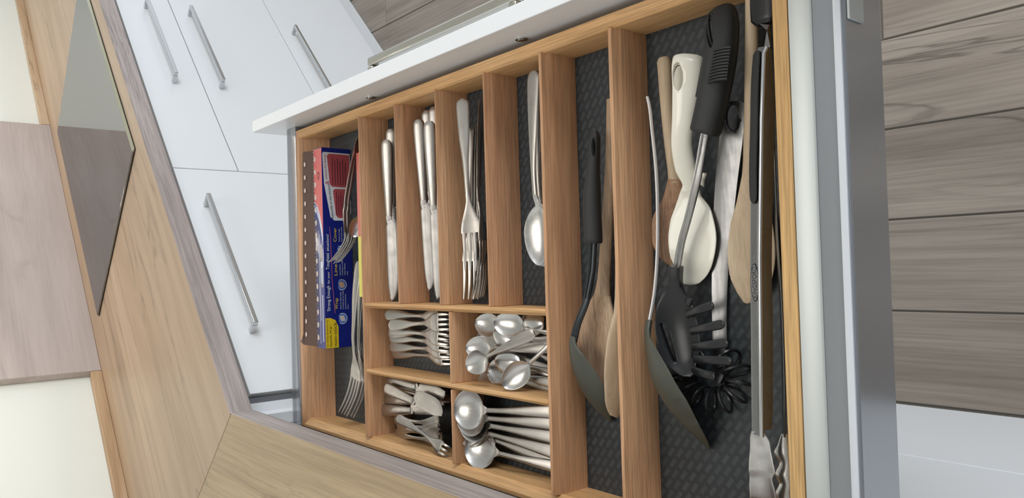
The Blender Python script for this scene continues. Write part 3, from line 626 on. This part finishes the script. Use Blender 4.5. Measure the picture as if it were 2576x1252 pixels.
# side face print : local axes s along +y, t up +z, on the slanted face
fx = lambda z: bx1-2*(bz1-z)/(bz1-bz0)
def side(poly, mat, name='print', h=.15): return MB().prism([(fx(z)+.05, y, z) for y, z in poly], (h, 0, 0)).build(name, mat, fb, smooth=False)
DX, DY = (0, 1, 0), (0, 0, 1)
side([(-150, -43), (-150, -14), (-145, -8), (-95, 1.5), (-50, 3.5), (-47, 2), (-47, -43)], M['paper'], 'white_label')
side([(-99, -42), (-99, -12), (-95, -8), (-52, -4), (-49, -8), (-49, -42)], M['red_d'], 'red_panel', .25)
side([(-146, -42), (-146, -21), (-142, -17), (-105, -13), (-102, -16), (-102, -42)], M['red_d'], 'red_panel', .25)
text('Reynolds in the kitchen', (fx(-8)+.2, -147, -13), 52, 4, (0, .995, .1), (0, -.1, .995), M['ink'], fb)
text('&', (fx(-3)+.2, -96, -6.5), 6, 6.5, DX, DY, M['red_d'], fb)
text('around the house!', (fx(-1)+.2, -88, -3.5), 38, 4, (0, .998, .05), (0, -.05, .998), M['red_d'], fb)
for y0, y1 in ((-142, -106), (-96, -54)):
    for i in range(6):
        z = -19-i*3.6 if y0 < -100 else -13-i*4.4
        MB().box(fx(z)+.3, fx(z)+.45, y0, y1-(i*5) % 9, z, z+.8).build('fine_print', M['ink'], fb, smooth=False)
text('Strong Enough', (fx(-2)+.1, -286, -4), 38, 5.2, DX, DY, M['paper'], fb)
text('for your', (fx(-2)+.1, -245, -4), 18, 3.6, DX, DY, M['paper'], fb)
text('Toughest', (fx(-2)+.1, -224, -4), 25, 5.4, DX, DY, M['paper'], fb)
text('situations!', (fx(-2)+.1, -196, -4), 25, 4.4, DX, DY, M['paper'], fb)
MB().tube([(fx(-8)+.2, -290, -12), (fx(-8)+.2, -240, -8.2), (fx(-8)+.2, -180, -7.5), (fx(-4)+.2, -160, -6)], .3, 5).build('swoosh_line', M['red'], fb)
for nm, y, lines in (('Wrap', -284, ('food to help keep', 'it fresh & to help', 'prevent freezer', 'burn')), ('Line', -233, ('pans before', 'cooking to help', 'make cleanup', 'easy')), ('Cover', -182, ('foods to help', 'keep food moist', '& to help prevent', 'splatter'))):
    text(nm, (fx(-15)+.1, y, -17), 4.2*len(nm), 5, DX, DY, M['yellow'], fb)
    for i, t in enumerate(lines): text(t, (fx(-20)+.1, y, -22.5-i*4), 1.5*len(t), 1.9, DX, DY, M['paper'], fb)
    c = (y-14.5, -24)
    MB().disc((fx(-24)+.05, c[0], c[1]), (0, 1, 0), (0, 0, 1), 8.4, 8.4, (.12, 0, 0)).build('round_picture', M['paper'], fb)
    MB().disc((fx(-24)+.12, c[0], c[1]), (0, 1, 0), (0, 0, 1), 7.7, 7.7, (.12, 0, 0)).build('round_picture', M['skyp'], fb)
    MB().prism([(fx(-24)+.25, c[0]-3.5, c[1]-5), (fx(-24)+.25, c[0]+4.5, c[1]-2.5), (fx(-24)+.25, c[0]+4, c[1]+5), (fx(-24)+.25, c[0]-4, c[1]+2)], (.1, 0, 0)).build('picture_shape', M['tan'] if nm == 'Line' else M['dot'], fb, smooth=False)
side([(-341.5, 4.3), (-341.5, -17), (-310, -17), (-300, -12), (-296.5, -4), (-296.5, 4.3)], M['yellow'], 'yellow_patch')
text('non-stick', (fx(-12)+.2, -339, -14), 36, 5.4, DX, DY, M['ink'], fb)
text('For Sticky Situations, try', (fx(0)+.2, -339, 0.5), 40, 2.4, DX, DY, M['ink'], fb)
text('Reynolds Wrap', (fx(0)+.2, -339, -5), 30, 2.8, DX, DY, M['ink'], fb)
text('®', (fx(0)+.2, -308, -4), 1.6, 1.6, DX, DY, M['ink'], fb)
# brown open lid flap rising to the left
flp = MB(); flp.prism([(72.5, by0+2, bz1-.5), (72.5, by1-2, bz1-.5), (57, by1-2, bz1+8), (55, by1-4, bz1+9), (46, by0+20, bz1+10), (38, by0+8, bz1+11), (44, by0+4, bz1+9)], (.8, 0, .8))
flp.build('lid_flap', M['brown'], fb, smooth=False, label='glossy brown open lid flap')
for i in range(14):
    yy = -62-i*20; MB().disc((60-i*.6, yy, bz1+8.4), (.87, 0, -.48), (0, 1, 0), 1.6, 3.6, (.2, 0, .3), 12).build('flap_glint', M['dot'], fb)  # pale discs paint the row of glints on the glossy flap
mb = MB()
for i in range(50):
    y = by0+6+i*5.9; mb.prism([(73, y, bz1), (73, y+4, bz1), (72.4, y+2, bz1+1.0)], (.3, 0, .1))
mb.build('cutter_strip', M['chrome'], fb, smooth=False)
# packet behind the forks
pk = thing('paper_packet', 'slim red and yellow packet leaning on the divider under the forks', 'packet', (190, -190, -H))
MB().prism([(178, -60, -43), (202, -60, -43), (206.5, -60, -7), (187, -60, -7)], (0, -118, 0)).build('packet_body', M['packet_r'], pk, smooth=False, bevel=.6)
MB().prism([(178, -178.2, -43), (202, -178.2, -43), (206.5, -178.2, -7), (187, -178.2, -7)], (0, -86, 0)).build('packet_end', M['packet_y'], pk, smooth=False, bevel=.6)

# ================================================================ UTENSILS IN THE LONG COMPARTMENT
def P(px, py, z, *r): return list(at(px, py, z))+list(r)
def uthing(name, label, cat, ref): return thing(name, label, cat, ref)
# black serving spoon
o = at(1495, 480, -25); t = uthing('serving_spoon', 'black-handled nylon serving spoon leaning on the thick divider, left of two', 'spoon', o)
hd = MB(); loft(hd, [P(1498, 331, -16, 3, 8), P(1497, 345, -15, 5, 11), P(1493, 420, -14, 6, 13), P(1489, 500, -13, 8.5, 15), P(1492, 608, -12, 8.8, 15), P(1492, 612, -12, 8, 13)], up=(.4, 0, .9), m=24, k=5, p=2.6)
hob = hd.build('handle', M['black'], t)
c = at(1491, 372, -12); cm = MB(); cm.disc(np.array(c)+np.array([-1.5, 0, -22]), (1, 0, 0), (0, 1, 0), 1.8, 9, (9, 0, 44)); cut(hob, cm.mesh('c', M['black'], o))
mb = MB(); loft(mb, [P(1492, 608, -12, 4.2, 4), P(1488, 680, -12, 4.0, 4), P(1474, 760, -10, 3.6, 4), P(1453, 815, -8, 3.6, 4.4), P(1442, 858, -8, 4.2, 4.6)], up=(.3, 0, .95), m=18, k=4, p=3); st = mb.build('stem', M['stem'], t)
for dx in (-4, 5): MB().tube([P(1492+dx, 612, -9.6), P(1488+dx, 680, -9.6), P(1475+dx*.8, 750, -8)], .9, 6).build('stem_ridge', M['stem'], st)
mb = MB(); loft(mb, [P(1443, 845, -7, 4, 5, 0), P(1439, 862, -6, 7.5, 4.4, -1), P(1440, 890, -7, 17, 3, -6), P(1447, 930, -11, 24, 3, -11), P(1466, 975, -18, 26, 3, -12), P(1492, 1015, -26, 20, 3, -8), P(1518, 1043, -34, 11, 3, -4), P(1534, 1058, -39, 4, 2, -1), P(1538, 1062, -40, 1, 1, 0)], up=(-.36, -.3, .85), m=34, k=8)
mb.build('bowl', M['green_nylon'], t, label='grey-green nylon bowl turned down')
# wooden spoon with stained bowl, left
def wspoon(label, ctrl, bowl, mat, up, name='wooden_spoon', hollow=None, hup=None, hmat=None):
    o = ctrl[len(ctrl)//2][:3]; t = uthing(name, label, 'spoon', o)
    mb = MB(); loft(mb, ctrl, up=hup or up, m=22, k=5, p=2); mb.build('handle', hmat or mat, t)
    mb = MB(); loft(mb, bowl, up=up, m=26, k=7, p=2.2); mb.build('bowl', mat, t)
    return t
wspoon('wooden spoon with darkened bowl lying right of the black-handled spoon', [P(1541, 250, -34, 6, 11), P(1538, 400, -34, 6, 11), P(1528, 560, -33, 6, 11), P(1519, 700, -33, 6.5, 11), P(1515, 745, -33, 9, 10)],
    [P(1516, 740, -33, 8.5, 10, 0), P(1511, 790, -34, 17, 8, 2), P(1505, 850, -35, 21.5, 6, 4), P(1505, 910, -36, 21, 6, 4), P(1512, 960, -36, 14, 6, 3), P(1518, 985, -37, 5, 5, 1), P(1519, 989, -37, 1, 3, 0)], M['beech'], (.25, 0, .95))
wspoon('pale wooden spoon on its edge beside the second thick divider', [P(1556, 240, -22, 5, 10), P(1560, 500, -28, 5, 10), P(1562, 740, -25, 6, 10), P(1562, 800, -24, 8, 9)],
    [P(1562, 790, -24, 8, 9, 0), P(1561, 860, -23, 15, 7, 1), P(1559, 930, -22, 17.5, 7, 2), P(1556, 1000, -23, 15, 7, 1), P(1552, 1038, -25, 8, 6, 0), P(1551, 1047, -26, 2, 4, 0)], M['beech_l'], (.92, 0, .3))
# ================================================================ UTENSILS IN THE WIDE COMPARTMENT
# second nylon spoon on a steel strip
o = at(1650, 700, -30); t = uthing('serving_spoon', 'nylon serving spoon on a thin curved steel handle, right of two', 'spoon', o)
mb = MB(); loft(mb, [P(1628, 243, -24, 1.2, 2.4), P(1632, 258, -24, 3, 2.8), P(1641, 330, -24, 5, 2.8), P(1651, 430, -24, 5, 2.8), P(1655, 560, -24, 5, 2.8), P(1653, 660, -23, 5, 2.8), P(1646, 740, -21, 4.5, 2.8), P(1632, 818, -18, 4, 2.8)], up=(.82, 0, -.57), m=30, k=2, p=5); mb.build('handle', M['bright'], t)
mb = MB(); loft(mb, [P(1633, 806, -18, 4, 6, 0), P(1629, 830, -15, 6.5, 6, 0), P(1628, 855, -12, 10, 5, -1), P(1632, 890, -8, 18, 3, -4), P(1646, 950, -8, 27, 3, -8), P(1678, 1012, -14, 29, 3, -9), P(1722, 1066, -24, 22, 3, -6), P(1765, 1108, -36, 11, 2.5, -2), P(1784, 1127, -41, 3, 2, 0), P(1787, 1130, -42, 1, 1, 0)], up=(-.5, -.35, .8), m=34, k=8); mb.build('bowl', M['green_nylon'], t, label='grey-green nylon bowl turned down')
# wooden spoon 2
wspoon('old wooden spoon half hidden under the ivory plastic paddle', [P(1670, 146, -31, 5, 9), P(1671, 155, -31, 6.6, 11), P(1677, 240, -32, 6.4, 11), P(1686, 340, -33, 6.2, 11), P(1696, 420, -34, 6.2, 11), P(1701, 460, -35, 7, 10)],
    [P(1700, 450, -34.5, 7, 10, 0), P(1698, 500, -36, 11, 8, 1), P(1692, 560, -37, 18, 6, 3), P(1690, 610, -38, 17, 6, 3), P(1690, 655, -38, 8, 5, 1), P(1691, 668, -38, 2, 4, 0)], M['beech_d'], (.5, 0, .85), hmat=M['beech_l'])
# ivory paddle
o = at(1735, 450, -20); t = uthing('rice_paddle', 'ivory plastic rice paddle with a curved handle under the pasta fork', 'paddle', o)
hd = MB(); loft(hd, [P(1733, 147, -12, 12.6, 8, 0), P(1732, 150, -11, 13.4, 13, 0), P(1728, 220, -10, 12.3, 14, 0), P(1720, 300, -12, 10.0, 14, 0), P(1715, 360, -15, 9.0, 13, 0), P(1724, 420, -20, 9, 11, 0), P(1737, 462, -24, 7, 9, 0), P(1738, 480, -25, 8, 8, 0)], up=(.5, 0, .85), m=34, k=6, p=2.3)
hob = hd.build('handle', M['ivory'], t)
c = at(1708, 197, -8); cm = MB(); cm.disc(np.array(c)+np.array([-2.5, 0, -4.5]), (.85, 0, -.5), (0, 1, 0), 4.6, 12, (20, 0, 34)); cut(hob, cm.mesh('c', M['ivory'], o))
MB().tube([np.array(at(1707, 197, -4.5))+np.array([.85,0,-.5])*4.6*math.cos(q)+np.array([0,1.,0])*12.3*math.sin(q) for q in np.linspace(0, 2*math.pi, 28)[:-1]], 0.6, 6, closed=True).build('hole_rim', M['ivory'], hob)
c = at(1708, 197, -8); MB().disc(np.array(c)+np.array([-4.2, 0, -6.5]), (.85, 0, -.5), (0, 1, 0), 5, 12.4, (.6, 0, 1)).build('hole_floor', M['ivory'], hob)
mb = MB(); loft(mb, [P(1758, 452, -23, 8, 7, 0), P(1766, 444, -23, 4, 6, 0), P(1775, 437, -22, 1, 3, 0)], up=(0, 0, 1), m=8, k=4); mb.build('nub', M['ivory'], t)
mb = MB(); loft(mb, [P(1738, 470, -24.5, 7.5, 8, 0), P(1737, 495, -26, 11, 6, 0), P(1741, 545, -26, 19.5, 4, 1.5), P(1743, 600, -27, 22.5, 3.4, 2), P(1740, 650, -28, 20.5, 3.2, 2), P(1732, 692, -31, 13, 3, 1), P(1724, 709, -31, 5, 2.6, 0), P(1722, 713, -31, 1, 2, 0)], up=(.2, 0, .97), m=34, k=7, p=3); mb.build('blade', M['ivory'], t)
# steel handled spiral whisk
o = at(1815, 600, -38); t = uthing('spiral_whisk', 'flat steel handled whisk ending in a black spiral coil', 'whisk', o)
hd = MB(); loft(hd, [P(1848, 254, -33, 5, 2, 0), P(1848, 262, -33, 9, 2.2, 0), P(1846, 285, -33, 10.5, 2.4, 0), P(1840, 350, -34, 10.5, 2.4, .8), P(1829, 450, -36, 10, 2.4, 1), P(1820, 560, -38, 9, 2.4, .8), P(1812, 680, -39, 7.6, 2.4, 0), P(1810, 780, -39, 6.8, 2.4, 0), P(1811, 865, -39, 6.6, 2.4, 0)], up=(.35, 0, .93), m=40, k=4, p=5)
hob = hd.build('handle', M['steel_t'], t)
c = at(1843, 296, -33); cm = MB(); cm.disc(np.array(c)+np.array([0, 0, -12]), (1, 0, 0), (0, 1, 0), 5, 11, (0, 0, 24)); cut(hob, cm.mesh('c', M['steel_t'], o))
MB().tube([np.array(at(1843, 296, -32))+np.array([.95,0,-.3])*5.4*math.cos(q)+np.array([0,1.,0])*11.4*math.sin(q) for q in np.linspace(0, 2*math.pi, 28)[:-1]], 1.1, 6, closed=True).build('hole_rim', M['steel_t'], hob)
mb = MB(); loft(mb, [P(1812, 855, -39, 7.2, 6), P(1814, 900, -39, 7.2, 6), P(1812, 946, -38, 5, 6), P(1808, 962, -37, 3, 5)], up=(0, 0, 1), m=10, k=3, p=4); mb.build('end_cap', M['nylon'], t)
cc_ = np.array(at(1786, 948, -31)); pts = []
NT = 12
for i in range(NT*22+1):
    f = i/(NT*22); a = math.radians(100+f*340)   # the ring the coil follows
    ca, sa = math.cos(a), math.sin(a); base = cc_+np.array([30*ca, 20*sa, 0]); nrm = np.array([ca*.9, sa*1.0, 0]); nrm /= np.linalg.norm(nrm)
    b = f*NT*2*math.pi; pts.append(base+11*(nrm*math.cos(b))+np.array([0, 0, 11*math.sin(b)]))
mb = MB(); mb.tube(pts, 1.5, 6); mb.build('spiral_coil', M['nylon'], t)
# wooden spoon 3 (long)
wspoon('long clean wooden spoon with a knot in its bowl, beside the tongs', [P(1892, -60, -22, 5, 10), P(1891, 60, -22, 5.3, 10), P(1889, 250, -24, 5.3, 10), P(1887, 400, -27, 5.6, 10), P(1887, 450, -29, 7, 9)],
    [P(1887, 440, -29, 6.5, 9.5, 0), P(1888, 500, -31, 11, 8, .5), P(1892, 570, -33, 18, 6, 2), P(1893, 640, -34, 20, 5.5, 3), P(1890, 700, -35, 17.5, 5, 3), P(1881, 745, -36, 9, 5, 1), P(1876, 761, -36, 2, 3, 0)], M['beech_l'], (.2, 0, .97))
sp3 = [q for q in bpy.data.objects if q.name.startswith('wooden_spoon') and q.type == 'EMPTY'][-1]
kn = at(1875, 604, -30.6); MB().disc(kn, (1, 0, 0), (0, 1, 0), 1.7, 2.2, (0, 0, .5), 14).build('wood_knot', M['ringd'], sp3)
MB().disc(np.array(kn)+[0, 0, .3], (1, 0, 0), (0, 1, 0), .9, 1.1, (0, 0, .4), 12).build('wood_knot', M['cord'], sp3)
# pasta fork
o = at(1770, 400, 0); t = uthing('pasta_fork', 'pasta fork with fat black rubber grip lying on top of the utensils', 'pasta fork', o)
hd = MB(); G = [P(1817, 27, -12, 8, 14), P(1818, 34, -11, 11, 18), P(1818, 70, -9, 12.6, 22), P(1812, 140, -6, 13, 24), P(1803, 200, -5, 12.6, 24), P(1787, 280, -3, 12.2, 24), P(1775, 328, -2, 12, 23), P(1773, 335, -2, 11.2, 21)]
loft(hd, G, up=(.3, 0, .95), m=36, k=7, p=2.8); hob = hd.build('grip', M['black'], t)
c = at(1791, 78, 0); cm = MB(); cm.disc(np.array(c)+np.array([-9, 0, -22]), (.9, 0, -.4), (-.12, 1, 0), 3.2, 15, (14, 0, 40)); cut(hob, cm.mesh('c', M['black'], o))
MB().tube([np.array(at(1793, 80, 1))+np.array([.8,0,-.5])*3.4*math.cos(q)+np.array([-.12,1.,0])*15.4*math.sin(q) for q in np.linspace(0, 2*math.pi, 28)[:-1]], 0.9, 6, closed=True).build('hole_rim', M['black'], hob)

for i in range(11):
    f = i/10; xr, yr, xl, yl = 1838-9*f, 119+79*f, 1768-15*f, 165+79*f; pts = []
    for tt in np.linspace(0, math.pi/2, 13):
        x = xr-(xr-xl)*math.sin(tt); y = yr+(yl-yr)*(1-math.cos(tt))
        xc = np.interp(y, [70, 140, 200, 280], [1818, 1812, 1803, 1787]); a = min(abs((x-xc)/36), .99)
        pts.append(at(x, y, -6+f*2+11.6*(1-a**2.8)**(1/2.8)))
    MB().tube(pts, 1.3, 6).build('grip_rib', M['black'], hob)
mb = MB(); loft(mb, [P(1776, 326, -3, 3.6, 3), P(1772, 345, -4, 3.6, 3), P(1754, 450, -6, 3.6, 3), P(1733, 540, -9, 3.4, 3), P(1714, 610, -11, 3.4, 3), P(1702, 680, -14, 3.4, 3)], up=(.3, 0, .95), m=20, k=3, p=6); rod = mb.build('stem', M['steel_t'], t)
for dx in (-7, 7):
    mb = MB(); mb.tube([P(1773+dx*.9, 337, -1.5), P(1754+dx*.9, 450, -4.5), P(1733+dx*.8, 540, -7.5), P(1714+dx*.75, 610, -9.5), P(1703+dx*.7, 678, -12)], .9, 6); mb.build('stem_ridge', M['steel_b'], rod)
mb = MB(); loft(mb, [P(1701, 669, -12, 5.4, 11, 0), P(1699, 700, -13, 5.6, 11, 0), P(1698, 718, -14, 6.5, 9, 0)], up=(.3, 0, .95), m=8, k=4, p=5); mb.build('socket', M['nylon'], t)
mb = MB(); loft(mb, [P(1698, 705, -13, 6, 9, 0), P(1697, 735, -15, 10.5, 6, 1.5), P(1702, 775, -18, 17, 4, 5), P(1708, 825, -20, 19, 3.6, 8), P(1716, 872, -20, 18.5, 3.6, 8), P(1726, 912, -19, 13.5, 3.6, 5), P(1737, 936, -17, 7, 3.4, 2), P(1742, 944, -16, 2, 2, 0)], up=(.35, .1, .92), m=30, k=9); hob = mb.build('head', M['nylon'], t)
cm = MB(); c = at(1686, 860, -15); cm.disc(np.array(c)+np.array([0, 0, -25]), (.95, .3, 0), (-.3, .95, 0), 2.2, 18, (0, 0, 50)); cut(hob, cm.mesh('c', M['nylon'], o))
for (ax, ay, az, bx, by, bz) in [(1728, 790, -16, 1795, 766, -8), (1738, 832, -16, 1822, 814, -6), (1742, 872, -16, 1832, 862, -7), (1746, 902, -16, 1841, 908, -9), (1742, 930, -17, 1800, 948, -14), (1728, 752, -16, 1738, 764, -12)]:
    A, B = np.array(at(ax, ay, az)), np.array(at(bx, by, bz)); mb = MB(); mid = (A+B)/2+np.array([0, 0, 1.5])
    loft(mb, [list(A)+[3.6, 3], list(mid)+[3.6, 2.8], list(B-(B-A)*.12)+[3.9, 2.8], list(B-(B-A)*.03)+[2.9, 2.4], list(B)+[.6, .8]], up=(0, 0, 1), m=12, k=3); mb.build('tooth', M['nylon'], t)
# tongs
o = at(1915, 600, -10); t = uthing('kitchen_tongs', 'long stainless tongs with black grips along the right rail of the drawer', 'tongs', o)
TU = (.25, 0, .97)
def arm(ctrl, up, nm='arm', mat='steel_t'):
    mb = MB(); loft(mb, ctrl, up=up, m=44, k=4, p=6); return mb.build(nm, M[mat], t)
a1 = arm([P(1917, 119, -5, 3.2, 2), P(1914, 135, -4.5, 4.4, 2.4), P(1903, 300, -2, 4.6, 2.6), P(1901, 480, -2, 4.2, 2.6), P(1899, 650, -2, 3.9, 2.6), P(1901, 850, -2, 3.9, 2.6), P(1902, 1000, -3, 3.9, 2.6), P(1903, 1092, -5, 3.9, 2.6)], (-.15, 0, 1))
arm([P(1930, 122, -6, 3.4, 1.6), P(1933, 300, -7, 5.5, 1.6), P(1928, 480, -7, 5.5, 1.6), P(1925, 650, -7, 5.5, 1.6), P(1928, 850, -7, 5.5, 1.6), P(1929, 1000, -8, 5.0, 1.6), P(1930, 1080, -9, 4.0, 1.6)], (.88, 0, .48), nm='arm_side')
mb = MB(); mb.tube([P(1929, 119, -3), P(1922, 135, -1.4), P(1916.5, 300, .2), P(1914, 480, .2), P(1912, 650, .2), P(1914, 850, .2), P(1915, 1000, -.8), P(1916, 1098, -3.5)], 1.9, 10); mb.build('arm_ridge', M['chrome'], a1)
mb = MB()
loft(mb, [P(1905, 1084, -5, 5, 3, 0), P(1911, 1105, -7, 8, 2.4, .6), P(1915, 1130, -9, 8.7, 2.2, 1.5), P(1918, 1160, -10, 10, 2.2, 2.5), P(1921, 1182, -11, 10.8, 2.2, 3.2), P(1918.5, 1200, -12, 9.4, 2.2, 3), P(1922, 1228, -13, 10.6, 2.2, 3.5), P(1924, 1252, -14, 10.8, 2.2, 3.5), P(1922, 1268, -15, 9.6, 2.2, 3), P(1925, 1290, -16, 9, 2, 2), P(1925, 1306, -16, 5, 2, 1), P(1925, 1312, -16, 1, 1, 0)], up=(.1, 0, 1), m=60, k=6, t0=(.06, -.998, -.02)); mb.build('jaw', M['steel_b'], t)
mb = MB(); loft(mb, [P(1905, 128, -2.5, 1.5, 1.6), P(1904, 137, -2.0, 3.4, 2), P(1897, 320, 1.0, 3.7, 2), P(1895, 480, 1.0, 3.6, 2), P(1896, 503, 1.0, 3, 2), P(1897, 512, 1.0, .8, 1.5)], up=(-.15, 0, 1), m=20, k=3, p=5); mb.build('grip', M['black'], a1, label='black rubber grip')
a2 = arm([P(1938, 150, -26, 6, 1.6), P(1943, 300, -28, 8, 1.6), P(1953, 560, -30, 8, 1.6), P(1966, 790, -31, 8, 1.6), P(1971, 960, -31, 8, 1.6), P(1972, 1095, -31, 6, 1.6)], (.80, 0, -.6))
mb = MB(); loft(mb, [P(1975, 1090, -30, 3, 3, 0), P(1976, 1120, -29, 6, 2.4, -1), P(1978, 1140, -28, 9, 2.4, -3), P(1982, 1166, -28, 6.5, 2.4, -3), P(1982, 1196, -27, 9.5, 2.2, -4), P(1985, 1218, -27, 7.5, 2.2, -4), P(1984, 1245, -27, 9.8, 2.2, -4), P(1988, 1285, -27, 6, 2, -2), P(1989, 1300, -27, 1, 1, 0)], up=(.5, 0, .85), m=60, k=6, t0=(.04, -.999, 0)); mb.build('jaw', M['steel_b'], t)
mb = MB(); loft(mb, [P(1922, -40, -14, 9, 10), P(1922, 0, -14, 10.5, 12), P(1923, 50, -14, 10, 12), P(1923, 62, -14, 7, 8)], up=(0, 0, 1), m=12, k=4, p=4); mb.build('hinge_cap', M['nylon'], t)
mb = MB(); mb.prism([P(1910, 60, -8), P(1935, 62, -10), P(1938, 118, -9), P(1921, 126, -7), P(1929, 76, -7)], (0, 0, -1.4)); mb.build('locking_tab', M['steel_t'], t, smooth=False)
c = at(1899, 710, -.1); MB().disc(c, (1, 0, 0), (0, 1, 0), 3.6, 14.5, (0, 0, .25), 32).build('oval_mark', M['stem'], a1)
MB().disc(np.array(c)+[0, 0, .2], (1, 0, 0), (0, 1, 0), 3.1, 13.6, (0, 0, .15), 32).build('oval_mark', M['steel_t'], a1)
text('KINGSFORD', np.array(c)+np.array([1.7, -12, .4]), 24, 3.8, (0, 1, 0), (-1, 0, 0), M['ink'], a1, lift=.1)
for q in list(bpy.data.objects):
    if 'org' in q: del q['org']
bpy.context.view_layer.update()
